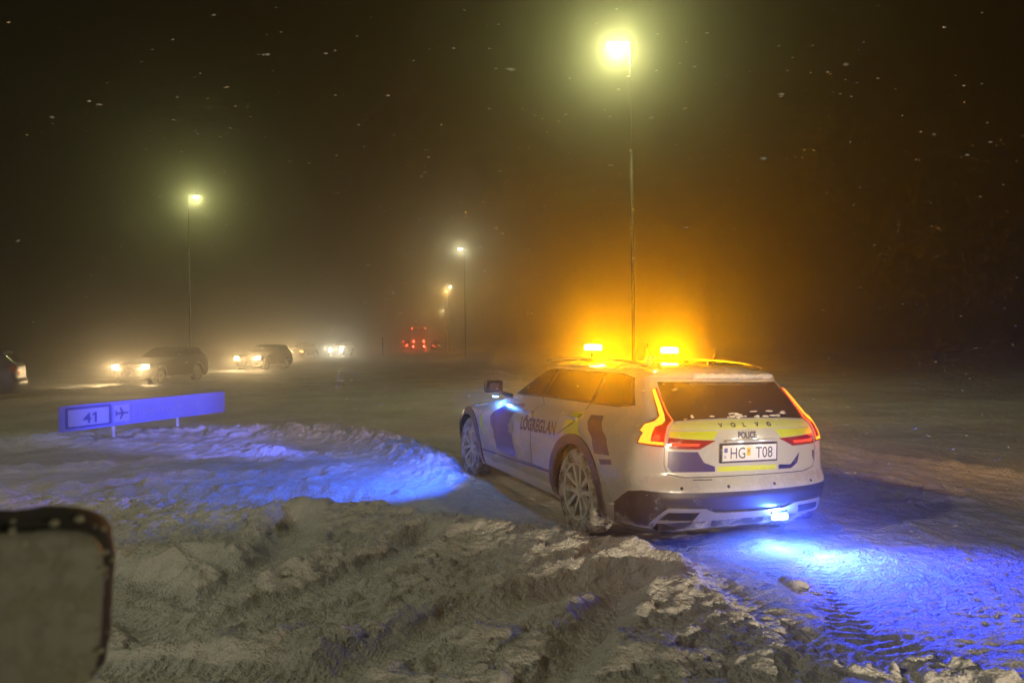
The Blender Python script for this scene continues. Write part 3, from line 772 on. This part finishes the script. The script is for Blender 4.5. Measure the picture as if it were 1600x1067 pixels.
add_wheels(police)
# wheel wells and floor
def liners(root, mt):
    for (wx, wz) in wc:
        for sg in (1, -1):
            lb = MB(); pr = []
            n = 18
            for k in range(n + 1):
                a = math.pi * k / n; pr.append((wx + .44 * math.cos(a), .30 + .50 * math.sin(a) * .95))
            y0, y1 = sg * .90, sg * .55; kk = len(lb.v)
            for (x, z) in pr: lb.v += [(x, y0, z), (x, y1, z)]
            for k in range(n): lb.f.append((kk + 2 * k, kk + 2 * k + 1, kk + 2 * k + 3, kk + 2 * k + 2)); lb.m.append(0)
            lb.f.append(tuple(kk + 2 * k + 1 for k in range(n + 1))); lb.m.append(0)
            lb.build('wheel_well', [mt], root)
    fb = MB(); fb.box((1.35, 0, .27), (4.3, 1.06, .10), 0, .02); fb.box((1.49, 0, .28), (1.85, 1.70, .09), 0, .02); fb.box((-.75, 0, .29), (.45, 1.5, .10), 0, .02)
    fb.build('underbody', [mt], root)
liners(police, M_DARK)

# door mirrors with a blue strobe under the left and right one
def mirror(sg):
    mb = MB(); c = (1.86, sg * 1.045, 1.175)
    bm = bmesh.new(); bmesh.ops.create_cube(bm, size=1); bmesh.ops.bevel(bm, geom=bm.edges[:], offset=.28, segments=4, affect='EDGES', profile=.55)
    for v in bm.verts:
        x, y, z = v.co; f = 1 - .45 * max(0, x + .5) ; v.co = (x * .15, y * .25 * f, z * .165 * f)
    bm.verts.index_update()
    mb.add([(v.co.x + c[0], v.co.y + c[1], v.co.z + c[2]) for v in bm.verts], [[v.index for v in f.verts] for f in bm.faces]); bm.free()
    mb.tube([(1.88, sg * .80, 1.06), (1.88, sg * .88, 1.085), (1.87, sg * .97, 1.12)], [.030, .024, .022], 10)
    h = mb.build('door_mirror', [M_BLACK], police, True)
    gb = MB(); gb.box((1.787, sg * 1.045, 1.178), (.004, .19, .115), 0, .001); gb.build('mirror_glass', [mat('mirror_glass', (.1, .1, .1), .05, metal=1)], h)
    bb = MB(); bb.box((1.90, sg * .985, 1.075), (.075, .065, .020), 0, .006); bb.build('strobe_housing', [M_BLACK], h)
    bb = MB(); bb.box((1.90, sg * .985, 1.058), (.060, .050, .012), 0, .004); bb.build('blue_strobe', [M_BLUE], h)
    return h
mirror(1); mirror(-1)
MIRROR_L = (1.90, 1.00, 1.035)

# roof rails, beacons, aerials
def roofz(x, y):
    k = min(abs(y) / .62, .999); s_ = float(S_side(x, 1.40)); vv = ZC + (ZT - ZC) * math.acos(k) / (math.pi / 2)
    return float(BODY(np.array([s_]), np.array([vv]))[0, 2])
for sg in (1, -1):
    rb = MB(); pts = []
    for k in range(15):
        u = k / 14; x = -.52 + u * 1.95; z = 1.445 + .055 * math.sin(math.pi * min(1, max(0, (x + .65) / 2.25))) ** .6
        lift = .014 * min(1, min(u, 1 - u) * 9); pts.append((x, sg * (.578 + .02 * math.sin(math.pi * u)), z + lift))
    rb.tube(pts, [.011] * 15, 8); rb.build('roof_rail', [snowy('rail_metal', (.08, .08, .08), .5, metal=.3, amount=.2)], police, True)
bpos = [(.87, .33, 1.617), (.50, -.33, 1.602)]
for q, (x, y, z) in enumerate(bpos):
    zr = roofz(x, y)
    bb = MB()
    bb.box((x, y, zr + .018), (.16, .34 if q else .22, .040), 0, .014); bb.tube([(x, y, zr + .03), (x, y, z - .03)], .022, 12)
    bb.box((x, y, z - .034), (.07, .15, .014), 0, .005)
    h = bb.build('beacon', [M_BLACK], police)
    lb = MB(); lb.box((x, y, z), (.070, .180, .062), 0, .024); lb.build('beacon_lens', [M_AMBER], h, True)
    for dx in (-.09, .09):
        lamp('amber_beacon_lamp', 'SPOT', (x + dx, y, z + .01), (1, .37, .0), P_BEACON * .22, police, .03, target=(x + dx, y, z + 5), spot=math.radians(176), blend=.12)
    for dx in (-.09, .09): lamp('amber_spill', 'POINT', (x + dx, y - (.10 if q == 0 else 0), z - .05), (1, .37, .0), P_BEACON * .17, police, .025)
ab = MB()
ab.lathe([(.0, .055), (.03, .05), (.045, .035), (.05, 0)], (.30, .02, roofz(.3, .02)), 'Z', 20); ab.build('roof_dome', [M_WHITE], police, True)
ab = MB(); zr = roofz(-.25, -.25)
ab.lathe([(0, .045), (.02, .04), (.032, .02), (.034, 0)], (-.28, -.25, zr), 'Z', 16); ab.tube([(-.28, -.25, zr + .03), (-.33, -.25, zr + .13)], .004, 6); ab.build('aerial', [M_BLACK], police, True)
ab = MB(); ab.tube([(.55, -.10, roofz(.55, -.1)), (.55, -.10, roofz(.55, -.1) + .17)], .004, 6); ab.build('aerial', [M_BLACK], police, True)
# snow caught on the tailgate spoiler, rear screen and bumper corner
sb = MB()
def clump(sb, c, r, fl=.5, seed=0):
    bm = bmesh.new(); bmesh.ops.create_icosphere(bm, subdivisions=2, radius=1)
    rr = random.Random(seed)
    for v in bm.verts:
        k = 1 + rr.uniform(-.22, .22); v.co = Vector((v.co.x * r[0] * k + c[0], v.co.y * r[1] * k + c[1], v.co.z * r[2] * k + c[2]))
    bm.verts.index_update(); sb.add([tuple(v.co) for v in bm.verts], [[v.index for v in f.verts] for f in bm.faces]); bm.free()
for k in range(26):
    yy = .25 - k * .03; p = BODY(np.array([float(S_rear(max(-.50, yy), 1.388))]), np.array([1.392]))[0]
    clump(sb, (p[0] + .012, yy, p[2] + .004), (.03, .035, .020 + .008 * random.random()), seed=k)
for k in range(26):
    yy = random.choice((random.gauss(-.33, .08), random.gauss(.10, .07), random.uniform(-.5, .5))); zz = 1.083 + .04 * random.random() ** 3; p = BODY(np.array([float(S_rear(yy, zz))]), np.array([zz]))[0]
    clump(sb, (p[0] - .002, yy, zz), (.006, .012 + .035 * random.random(), .005 + .010 * random.random()), seed=50 + k)
sb.build('caught_snow', [mat('caught_snow', (.7, .7, .7), .9, bump=.01, gscale=30)], police, True)
tag(bpy.data.objects['caught_snow'], kind='stuff')
# door handles
for sg in (1, -1):
    for x, z in ((1.10, .962), (.16, .990)):
        p = BODY(np.array([sg * float(S_side(x, z))]), np.array([z]))[0]
        hb = MB(); hb.box((x, p[1] + sg * .022, z), (.21, .016, .026), 0, .006); hb.box((x + .08, p[1] + sg * .008, z), (.03, .03, .02)); hb.box((x - .08, p[1] + sg * .008, z), (.03, .03, .02))
        hb.build('door_handle', [M_WHITE], police)
# blue strobe under the rear bumper
bb = MB(); bb.box((-1.085, -.285, .345), (.03, .16, .030), 0, .008); h = bb.build('strobe_bracket', [M_BLACK], police)
bb = MB(); bb.box((-1.104, -.285, .312), (.026, .15, .050), 0, .016); bb.build('blue_strobe', [M_BLUE], h)

# strobe lights, and an added spot on the sign
lamp('blue_rear_lamp', 'SPOT', (-1.135, -.285, .32), (.018, .042, 1.0), P_BLUE_REAR, police, .03, target=(-4.2, -1.1, .28), spot=math.radians(116), blend=1.0)
lamp('blue_rear_glow', 'POINT', (-1.14, -.285, .31), (.05, .13, 1.0), P_BLUE_REAR_NEAR, police, .03)
lamp('sign_boost_spot', 'SPOT', (1.92, 1.03, 1.035), (.10, .14, 1.0), P_SIGN_BOOST, police, .02, target=(8.7, 4.9, .42), spot=math.radians(26), blend=.7)  # extra spot beside the mirror strobe, added to brighten the sign
lamp('blue_mirror_glow', 'POINT', (1.93, .985, 1.042), (.10, .30, 1.0), 9.0, police, .012)
lamp('blue_mirror_lamp', 'SPOT', MIRROR_L, (.03, .12, 1.0), P_BLUE_MIRROR, police, .03, target=(5.0, 4.5, -.5), spot=math.radians(106), blend=.9)

# ------------------------------------------------------------------ queueing cars
R2 = []
def reg2(name, polys, mirror=True, **k):
    ps = [sub(p, 2) if len(p) < 30 else p for p in polys]
    if mirror: ps = ps + [mir(p) for p in ps]
    R2.append(dict(name=name, polys=ps, **k))
reg2('trim', [side_poly([(2.50, .222), (2.50, .33), (.46, .33), (.46, .222)], 3)])
reg2('trim', [[(5.05, .34), (5.0, .70), (5.4, .74), (5.4, .34)]])
reg2('trim', [circ_side(*c, .46, 32) for c in wc])
for w_ in WINS: reg2('window', [w_], True, part='side_window', offset=.004, mat='glass')
reg2('rearglass', [RG], False, part='rear_window', offset=.004, mat='glass')
reg2('wind', [[(4.80, 1.085), (5.4, 1.07), (5.4, 1.372), (4.70, 1.372)]], True, part='windscreen', offset=.004, mat='glass')
reg2('lamp', [[(.48, .86), (.44, 1.04), (.60, 1.06), (.90, 1.0), (.88, .86)]], True, part='tail_light', offset=.008, mat='lens')
reg2('head', [[(4.42, .70), (4.46, .80), (4.95, .82), (5.02, .72), (4.9, .66)]], True, part='headlight', offset=.006, mat='glass')
reg2('hole', [circ_side(*c, .405, 32) for c in wc])
SH2 = build_shell(R2, (14, 26, 12), 34)
def waiting_car(loc, heading, paint, sc=(1, 1, 1), front=None, rear=None, label='', group=None, cat='car', name='waiting_car'):
    root = empty(name, loc); root.rotation_euler = (0, 0, heading)
    tag(root, label, cat, group)
    V, Pn_, N, F, rid = SH2
    S3 = np.array(sc)
    sh = (V, Pn_ * S3, N, F, rid)
    bs = np.zeros(len(F), bool); mi = np.zeros(len(F), int)
    for i in range(len(R2) + 1):
        r_ = R2[i - 1] if i else None
        if i == 0 or ('part' not in r_ and r_['name'] != 'hole'):
            s_ = rid == i; bs |= s_; mi[s_] = 1 if i else 0
    piece('body', sh, bs, [paint, M_CLAD], root, mi[bs])
    for i, r_ in enumerate(R2):
        if 'part' not in r_: continue
        sel = rid == i + 1
        for g_ in ([sel] if r_['name'] in ('rearglass', 'wind') else sides(sh, sel)): piece(r_['part'], sh, g_, PM[r_['mat']], root, None, r_['offset'])
    add_wheels(root)
    fb = MB(); fb.box((1.35, 0, .30), (4.4, 1.5, .10), 0, .02); fb.build('underbody', [M_DARK], root)
    # lit headlamps: lens, reflector box with a hood that cuts the beam at lamp height
    if front:
        matl, col, pw, which, vert = front
        for sg in which:
            x, y, z = 3.62 * sc[0], sg * .70 * sc[1], .74 * sc[2]
            hb = MB(); hb.box((x - .03, y, z), (.10, .26, .16), 0, .02); hb.box((x + .10, y, z + .070), (.26, .30, .012), 0, .003)
            h = hb.build('headlamp_housing', [M_DARK], root)
            lb = MB(); lb.box((x + .035, y, z), (.04, .20 if vert is True else .28, .16), 0, .02)
            if vert is True: lb.box((x + .035, y, z - .28), (.04, .16, .12), 0, .02)
            lb.build('headlamp_lens', [matl], h)
            lamp('headlamp_glare', 'POINT', (x + .10, y, z - .01), col, pw * (.10 if vert is True else .20), root, .03)
            if vert == 'aim': lamp('headlamp_beam', 'SPOT', (x + .09, y, z + .04), col, pw, root, .02, target=(x + 9, y, z - .05), spot=math.radians(15), blend=.8)
            else: lamp('headlamp_beam', 'SPOT', (x + .09, y, z + .052), col, pw, root, .015, target=(x + 6, y, z - .8), spot=math.radians(90), blend=.9)
    if rear:
        for (y, z, r, mt, pw) in rear:
            lb = MB(); lb.lathe([(-.02, 0), (-.02, r * .7), (0, r)], (-1.07 * sc[0], y, z), 'X', 14); o = lb.build('tail_lamp_lens', [mt], root)
            if pw: lamp('tail_lamp', 'POINT', (-1.16 * sc[0], y, z), (1, .08, .03), pw, root, .03)
    return root
DK = mat('dark_paint', (.012, .012, .014), .45, coat=.3); GR = mat('grey_paint', (.03, .03, .034), .45, coat=.3); PB = snowy('pale_blue_grey_paint', (.035, .04, .05), .5, coat=.2, amount=.12)
SV = snowy('silver_paint', (.25, .25, .26), .35, coat=.4, amount=.6)
warm = (1, .70, .34); white = (1, .94, .72)
Q = 'cars queueing with headlights on'
H0 = math.radians(-97)
def front_at(px_x, d, heading, fwd=3.62):
    """place a car so that its nose centre stands at lateral px_x metres, d metres ahead"""
    return (px_x - fwd * math.cos(heading), d - fwd * math.sin(heading), gz(px_x, d) - .03)
waiting_car(front_at(-16.25, 30.6, H0), H0, DK, (1, 1, 1.07), (M_HEAD, warm, P_HEAD, (1, -1), False), None, 'dark estate car, nearest of the queue, two warm headlights glowing behind the blue road sign', Q)
waiting_car(front_at(-16.4, 44.5, H0), H0, GR, (1, 1, 1.07), (M_HEAD, warm, P_HEAD, (1, -1), False), None, 'grey car second in the queue, low warm headlights, right of the left lamp post', Q)
waiting_car(front_at(-22.1, 73, H0 + .05), H0 + .05, DK, (1, 1, 1.1), (M_HEAD, warm, P_HEAD * 2.2, (-1,), False), None, 'dark car third in the queue with one bright warm headlight and orange side lights', Q)
r3 = bpy.context.scene.objects[-1]
waiting_car(front_at(-21.6, 88, H0 + .03), H0 + .03, GR, (1, 1, 1.15), (M_HEADW, white, P_HEAD * 1.6, (1, -1), True), None, 'last vehicle of the queue with two whiter stacked headlights', Q)
# orange side lamps on the third car
for ob in list(COL.objects):
    if ob.name.startswith('waiting_car') and ob.get('label', '').startswith('dark car third'):
        for yy in (.58, .80):
            lb = MB(); lb.lathe([(.02, 0), (.02, .06), (0, .08)], (3.66, yy, .78), 'X', 12); lb.build('orange_side_light', [glow('orange_marker', (1, .35, .05), 20)], ob)
waiting_car((-16.93, 22.99, gz(-17, 23) - .02), math.radians(204), PB, (1, 1, 1.12), None, [(.70, .92, .05, glow('dim_red', (1, .12, .04), 1.2), .1)], 'pale blue-grey car driving out of the left edge with a red tail light', None, 'car', 'passing_car')
waiting_car((7.4, -7.6, 0.0), math.radians(113), SV, (1, 1, 1), (M_HEAD, (1, .80, .52), P_FOLLOW, (1, -1), 'aim'), None, 'silver car waiting behind the police car with dipped headlights', None, 'car', 'following_car')

# ------------------------------------------------------------------ lorry and traffic far ahead
def rear_marker(root, name, x, y, z, r, mt, pw=0):
    lb = MB(); lb.lathe([(-.03, 0), (-.03, r * .8), (0, r)], (x, y, z), 'X', 14); lb.build(name, [mt], root)
    if pw: lamp('tail_lamp', 'POINT', (x - .12, y, z), (1, .08, .03), pw, root, .05)
tx, ty = -16.1, 124.0
lorry = empty('lorry', (tx, ty, gz(tx, ty)), math.radians(97))
tag(lorry, 'dark box lorry driving away far ahead with four red lights and small lights up top', 'lorry')
TB = mat('lorry_box_paint', (.06, .05, .05), .5, grain=.2); 
b_ = MB(); b_.box((3.6, 0, 2.55), (7.2, 2.45, 2.9), 0, .04); b_.build('cargo_box', [TB], lorry)
b_ = MB(); b_.box((8.3, 0, 1.9), (1.9, 2.35, 2.4), 0, .15); b_.build('cab', [GR], lorry)
b_ = MB(); b_.box((4.2, -.45, .95), (9.6, .12, .25)); b_.box((4.2, .45, .95), (9.6, .12, .25)); b_.build('chassis', [M_DARK], lorry)
b_ = MB(); b_.box((.06, 0, .62), (.12, 2.3, .16), 0, .02); b_.build('rear_bumper', [M_DARK], lorry)
for s_ in (.45, 1.22, 2.0):
    pass
for yy in (-.78, -.02 - .0, .74):
    b_ = MB(); b_.box((-.012, yy, 2.5), (.02, .03, 2.6)); b_.build('door_bar', [M_GALV], lorry)
for (wx, ws) in ((1.6, (-1, 1)), (2.7, (-1, 1)), (8.1, (-1, 1))):
    for sg in ws:
        b_ = MB(); b_.lathe([(-.14, .2), (-.15, .47), (-.10, .5), (.10, .5), (.15, .47), (.14, .2), (.02, .18), (0, 0)], n=24)
        o = b_.build('wheel', [M_TYRE], lorry, True); o.location = (wx, sg * 1.05, .5); o.rotation_euler = (0, 0, 0 if sg > 0 else math.pi)
for sg in (1, -1):
    rear_marker(lorry, 'tail_light', -.02, sg * .96, .78, .15, M_RED, 160)
    rear_marker(lorry, 'brake_light', -.02, sg * .90, 1.62, .11, M_RED, 60)
    rear_marker(lorry, 'reversing_marker', -.02, sg * .72, 1.66, .06, M_RED)
    rear_marker(lorry, 'top_marker', -.02, sg * 1.12, 3.92, .06, M_RED)
G2 = 'far traffic either side of the lorry'
waiting_car((-19.3, 131, gz(-19.3, 131)), math.radians(95), DK, (1, 1, 1.2), None, [(-.2, .95, .12, M_RED, 5), (.5, 1.65, .05, M_RED, 0)], 'far dark car left of the lorry showing one red tail light', G2, 'car', 'distant_car')
waiting_car((-12.9, 122, gz(-12.9, 122)), math.radians(95), DK, (1, 1, 1.2), None, [(.5, .95, .06, M_RED, 1), (.25, .75, .06, M_RED, 1), (-.45, .98, .07, glow('orange_far', (1, .4, .1), 5), 0)], 'far dark car right of the lorry with faint red and orange lights', G2, 'car', 'distant_car')

# ------------------------------------------------------------------ street lamps
def street_lamp(x, y, arm, Ht, power, col, mt, label, base=None, fine=True, group='street lamps along the road'):
    z0 = gz(x, y) - .1
    root = empty('street_lamp', (x, y, z0)); tag(root, label, 'street lamp', group)
    zt = Ht - z0
    b_ = MB(); b_.tube([(0, 0, 0), (0, 0, zt * .28), (0, 0, zt * .70)], [.06, .05, .042], 14); b_.build('pole', [mat('shaded_pole', (.05, .05, .05), .8)], root, True)  # lower stage coloured darker, for lamp light fading down the pole
    b_ = MB(); b_.tube([(0, 0, zt * .70), (0, 0, zt * .97), (arm * .05, 0, zt), (arm * .22, 0, zt + .03)], [.030, .027, .025, .024], 12); b_.build('upper_pole', [M_GALV], root, True)
    b_ = MB(); b_.lathe([(-.05, .062), (0, .070), (.05, .040)], (0, 0, zt * .70), 'Z', 14); b_.build('joint_collar', [M_GALV], root, True)
    b_ = MB(); b_.box((0, -.09, .9), (.12, .03, .45), 0, .008); b_.build('service_door', [M_GALV], root)
    b_ = MB(); b_.box((arm * .55, 0, zt + .045), (.68, .26, .10), 0, .035, taper=.7); h = b_.build('lamp_head', [M_GALV], root)
    b_ = MB(); b_.lathe([(-.06, 0), (-.055, .08), (-.03, .12), (.0, .13)], (arm * .60, 0, zt - .005), 'Z', 16); b_.build('luminaire_lens', [mt], h, True)
    if power: lamp('street_lamp_light', 'POINT', (arm * .60, 0, zt - .16), col, power, root, .12)
    return root
green = (.92, .96, .36); wht = (1, .95, .6); sod = (1, .60, .12)
street_lamp(3.42, 20.2, -.62, 9.95, P_LAMP_NEAR, green, M_LUM, 'nearest street lamp, its glare high above the police car')
street_lamp(-18.1, 40.4, .72, 9.95, P_LAMP * .6, green, M_LUM, 'street lamp on the left beyond the queue, its head turned right')
street_lamp(-4.2, 64.8, -.62, 9.95, P_LAMP * .7, wht, M_LUM, 'small lit street lamp left of the lorry-side road, third along on the right')
street_lamp(-9.6, 110, .35, 9.95, P_LAMP * .6, wht, M_LUM, 'far white street lamp just above the orange one', fine=False)
street_lamp(-10.9, 118, .35, 9.75, P_LAMP * 1.6, sod, M_LUMO, 'far orange street lamp under the white one')
street_lamp(-19.1, 199, .35, 9.95, P_LAMP * .8, wht, M_LUM, 'very far white street lamp beside a small orange one')
street_lamp(-20.3, 203, .35, 9.95, P_LAMP * .8, sod, M_LUMO, 'very far orange street lamp beside a small white one')
street_lamp(-30.8, 240, .35, 9.95, P_LAMP * .8, sod, M_LUMO, 'farthest street lamp, a yellow speck above the lorry')
street_lamp(-13.0, -1.5, .72, 9.95, P_LAMP_BEHIND, (1, .95, .62), M_LUM, 'street lamp outside the picture on the left, lighting the foreground snow')

# ------------------------------------------------------------------ blue-lit road sign
A = Vector((-7.08, 11.2, 0)); B = Vector((-5.75, 14.34, 0)); Wd = (B - A).length; ux = (B - A).normalized()
ang = math.atan2(ux.y, ux.x)
sign = empty('road_sign', tuple(A), ang)
tag(sign, 'long low direction sign reading 41 with a plane symbol, on two posts, lit blue', 'road sign')
zb, ztp = .320, .728
def rrect(x0, x1, z0, z1, r, n=6):
    o = []
    for (cx_, cz_, a0) in ((x1 - r, z1 - r, 0), (x0 + r, z1 - r, 90), (x0 + r, z0 + r, 180), (x1 - r, z0 + r, 270)):
        for k in range(n + 1):
            a = math.radians(a0 + 90 * k / n); o.append((cx_ + r * math.cos(a), cz_ + r * math.sin(a)))
    return o
def plate_poly(name, pts, y0, y1, mt, parent, hole=None):
    b_ = MB(); n = len(pts)
    b_.v = [(p[0], y0, p[1]) for p in pts] + [(p[0], y1, p[1]) for p in pts]
    if hole is None:
        b_.f = [tuple(range(n)), tuple(reversed(range(n, 2 * n)))]
    else:
        b_.v += [(p[0], y0, p[1]) for p in hole] + [(p[0], y1, p[1]) for p in hole]
        b_.f = [(i, (i + 1) % n, 2 * n + (i + 1) % n, 2 * n + i) for i in range(n)] + [(2 * n + i, 2 * n + (i + 1) % n, 3 * n + (i + 1) % n, 3 * n + i) for i in range(n)]
    b_.f += [((i + 1) % n, i, n + i, n + (i + 1) % n) for i in range(n)]
    b_.m = [0] * len(b_.f)
    return b_.build(name, [mt], parent)
# sign sheeting; its white carries the blue light as painted-in tint
def sheeting(name, col):
    return mat(name, col, .35, grain=.10, gscale=14, spec=.6)
SWH = sheeting('bluelit_white_sheeting', (.46, .48, .80)); SDB = sheeting('dark_blue_sheeting', (.06, .08, .42))
SFR = snowy('bluelit_snow_film', (.24, .27, .78), .7, amount=.42, scale=3, snowcol=(.34, .37, .80))  # snow patches tinted blue, strobe light painted into their colour
panel = plate_poly('sign_panel', rrect(0, Wd, zb, ztp, .05), 0, .028, SFR, sign)
sx = Wd / 1.0
def SXY(fx, fz): return (fx * Wd, zb + fz * (ztp - zb))
def frect(a, b_, c, d, r): 
    p, q = SXY(a, c), SXY(b_, d); return rrect(p[0], q[0], p[1], q[1], r)
plate_poly('number_border', frect(.028, .265, .10, .93, .03), -.004, -.001, SDB, sign, frect(.042, .252, .17, .83, .02))
plate_poly('number_field', frect(.0425, .2515, .175, .825, .02), -.003, -.0005, SWH, sign)
plate_poly('plane_field', frect(.278, .365, .15, .85, .01), -.003, -.0005, SWH, sign)
v, f = text_geo('41', .235, .004, 1.25); v[:, 0] -= v[:, 0].min(); p0 = SXY(.115, .26)
mesh_obj('number_lettering', [(p0[0] + a, -.0065, p0[1] + b2) for a, b2 in v], f, [SDB], sign)
q1 = [(.204, .165), (.204, .128), (.163, .106), (.163, .133)]
mesh_obj('number_flag', [(p0[0] + a, -.0065, p0[1] + b2) for a, b2 in q1], [(0, 1, 2, 3)], [SDB], sign)
v, f = text_geo('Flugstöð', .20, .0, 1.5); v[:, 0] -= v[:, 0].min(); p0 = SXY(.385, .34)
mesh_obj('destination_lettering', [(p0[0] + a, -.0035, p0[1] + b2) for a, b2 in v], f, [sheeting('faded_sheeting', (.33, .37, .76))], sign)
pc = SXY(.3215, .5); pl = [(.15, 0), (.13, .012), (.04, .016), (-.02, .10), (-.045, .10), (-.01, .016), (-.085, .014), (-.115, .045), (-.135, .045), (-.12, 0)]
pl = pl + [(a, -b2) for a, b2 in pl[::-1][1:-1]]
plate_poly('plane_symbol', [(pc[0] + a * .92, pc[1] + b2 * 1.0) for a, b2 in pl][::-1], -.007, -.0035, SDB, sign)
for fx in (.2875, .676):
    b_ = MB(); px_ = fx * Wd; wpt = A + ux * px_
    b_.tube([(px_, .060, gz(wpt.x, wpt.y) - .3), (px_, .060, ztp - .05)], .030, 12); b_.build('post', [snowy('sign_post', (.4, .4, .42), .4, metal=.3, amount=.6)], sign, True)
    b_ = MB(); b_.box((px_, .04, .42), (.10, .03, .03)); b_.box((px_, .04, .64), (.10, .03, .03)); b_.build('clamp', [M_GALV], sign)

# small marker post by the road far off
b_ = MB(); mx_, my_ = -16.2, 90.0
root = empty('marker_post', (mx_, my_, gz(mx_, my_) - .1)); tag(root, 'thin dark roadside marker post between queue and lorry', 'marker post')
b_.box((0, 0, 1.15), (.14, .06, 2.3), 0, .01); b_.build('post', [M_DARK], root)
b_ = MB(); b_.box((0, -.035, 2.0), (.10, .01, .18)); b_.build('reflector', [M_PLATEW], root)

# ------------------------------------------------------------------ snow-caked door mirror of the car the picture is taken from
def superbox(b_, c, d, e=.34, n=6, fn=None, jit=0):
    bm = bmesh.new(); bmesh.ops.create_cube(bm, size=1); bmesh.ops.subdivide_edges(bm, edges=bm.edges[:], cuts=14, use_grid_fill=True)
    p = 4.5
    for v in bm.verts:
        x, y, z = [2 * q for q in v.co]; l = (abs(x) ** p + abs(y) ** p + abs(z) ** p) ** (1 / p); x, y, z = x / l, y / l, z / l
        if jit:
            k = 1 + jit * float(fbm(np.array([x * 3 + z * 5.0]), np.array([z * 4 + y * 3.0]), 3, 5)[0]); x *= k; z *= k; y *= k
        v.co = (x * d[0] / 2 + c[0], y * d[1] / 2 + c[1], z * d[2] / 2 + c[2])
    bm.verts.index_update(); b_.add([tuple(v.co) for v in bm.verts], [[v.index for v in f.verts] for f in bm.faces]); bm.free()
om = empty('wing_mirror', (-.650, .92, 1.347)); om.rotation_euler = (0, math.radians(4), math.radians(33))
tag(om, 'snow-caked dark door mirror out of focus in the bottom left corner', 'door mirror')
MC = snowy('mirror_casing', (.012, .012, .012), .9, amount=.22, scale=22, snowcol=(.30, .32, .27), zb=-9)
MG = snowy('frosted_mirror_glass', (.10, .11, .09), .6, amount=.44, scale=34, snowcol=(.17, .18, .13), zb=-9)
b_ = MB(); superbox(b_, (-.01, .05, -.01), (.262, .11, .250), jit=.05); b_.build('casing', [MC], om, True)
b_ = MB(); superbox(b_, (-.012, -.006, -.012), (.236, .02, .224), jit=.03); b_.build('mirror_glass', [MG], om, True)
b_ = MB(); superbox(b_, (-.185, .05, -.10), (.16, .07, .08)); b_.build('arm', [MC], om, True)
b_ = MB(); rr = random.Random(4)
for k in range(55):
    a = rr.uniform(0, 2 * math.pi); ex = 4.5; ca, sa = math.cos(a), math.sin(a); l_ = (abs(ca) ** ex + abs(sa) ** ex) ** (1 / ex)
    q_ = rr.uniform(.90, 1.0) if rr.random() < .65 else rr.uniform(.2, .9)
    s_ = rr.uniform(.0015, .0042) * (1.4 if q_ < .9 else 1)
    clump(b_, (-.011 + .129 * ca / l_ * q_, -.012 + rr.uniform(-.004, .02) * (q_ > .9), -.01 + .123 * sa / l_ * q_), (s_ * rr.uniform(.8, 2), .004, s_ * rr.uniform(.8, 1.8)), seed=k)
tag(b_.build('ice_crust', [mat('ice_crust', (.16, .17, .13), .9)], om, True), kind='stuff')

# ------------------------------------------------------------------ snow in the air
def flakes(n, lo_, hi_, smin, smax, name, dens=None):
    c = rng.uniform(lo_, hi_, (n, 3))
    d = np.linalg.norm(c - np.array([0, 0, CAM_H]), axis=1); c = c[d > 1.2]
    c = c[c[:, 2] > terrain(c[:, 0], c[:, 1]) + .02]
    L_ = np.stack([(c[:, 0] - CX), (c[:, 1] - CY)], 1); xx = L_[:, 0] * math.cos(YAW) + L_[:, 1] * math.sin(YAW); yy = -L_[:, 0] * math.sin(YAW) + L_[:, 1] * math.cos(YAW)
    c = c[~((xx > -1.2) & (xx < 3.9) & (np.abs(yy) < 1.0) & (c[:, 2] < 1.55))]
    for bx, by in ((.77, 7.34), (1.52, 7.14)): c = c[np.linalg.norm(c - np.array([bx, by, 1.6]), axis=1) > .9]
    n = len(c); s = rng.uniform(smin, smax, n) * rng.uniform(.6, 1.2, n)
    base = np.array([(1, 0, 0), (-1, 0, 0), (0, 1, 0), (0, -1, 0), (0, 0, 1), (0, 0, -1)], float)
    base = base[None] * s[:, None, None] * np.array([2.6, .8, .5])[None, None]
    base = base * rng.uniform(.7, 1.3, (n, 6, 1))
    th = rng.normal(0.02, .10, n); cs, sn = np.cos(th), np.sin(th)
    x = base[..., 0] * cs[:, None] - base[..., 2] * sn[:, None]; z = base[..., 0] * sn[:, None] + base[..., 2] * cs[:, None]
    v = np.stack([x, base[..., 1], z], -1) + c[:, None]
    f = np.array([(0, 2, 4), (2, 1, 4), (1, 3, 4), (3, 0, 4), (2, 0, 5), (1, 2, 5), (3, 1, 5), (0, 3, 5)])
    F = (f[None] + 6 * np.arange(n)[:, None, None]).reshape(-1, 3).astype(np.int32)
    me = bpy.data.meshes.new(name); v = v.reshape(-1, 3).astype(np.float32)
    me.vertices.add(len(v)); me.vertices.foreach_set('co', v.ravel()); me.loops.add(F.size); me.loops.foreach_set('vertex_index', F.ravel())
    me.polygons.add(len(F)); me.polygons.foreach_set('loop_start', np.arange(len(F), dtype=np.int32) * 3); me.polygons.foreach_set('loop_total', np.full(len(F), 3, np.int32))
    me.materials.append(mat('snowflake', (.8, .8, .8), .8)); me.update()
    o = bpy.data.objects.new(name, me); COL.objects.link(o); tag(o, kind='stuff'); return o
flakes(5200, (-3.5, 1.8, 0), (10, 12, 3.6), .0026, .0048, 'falling_snow')
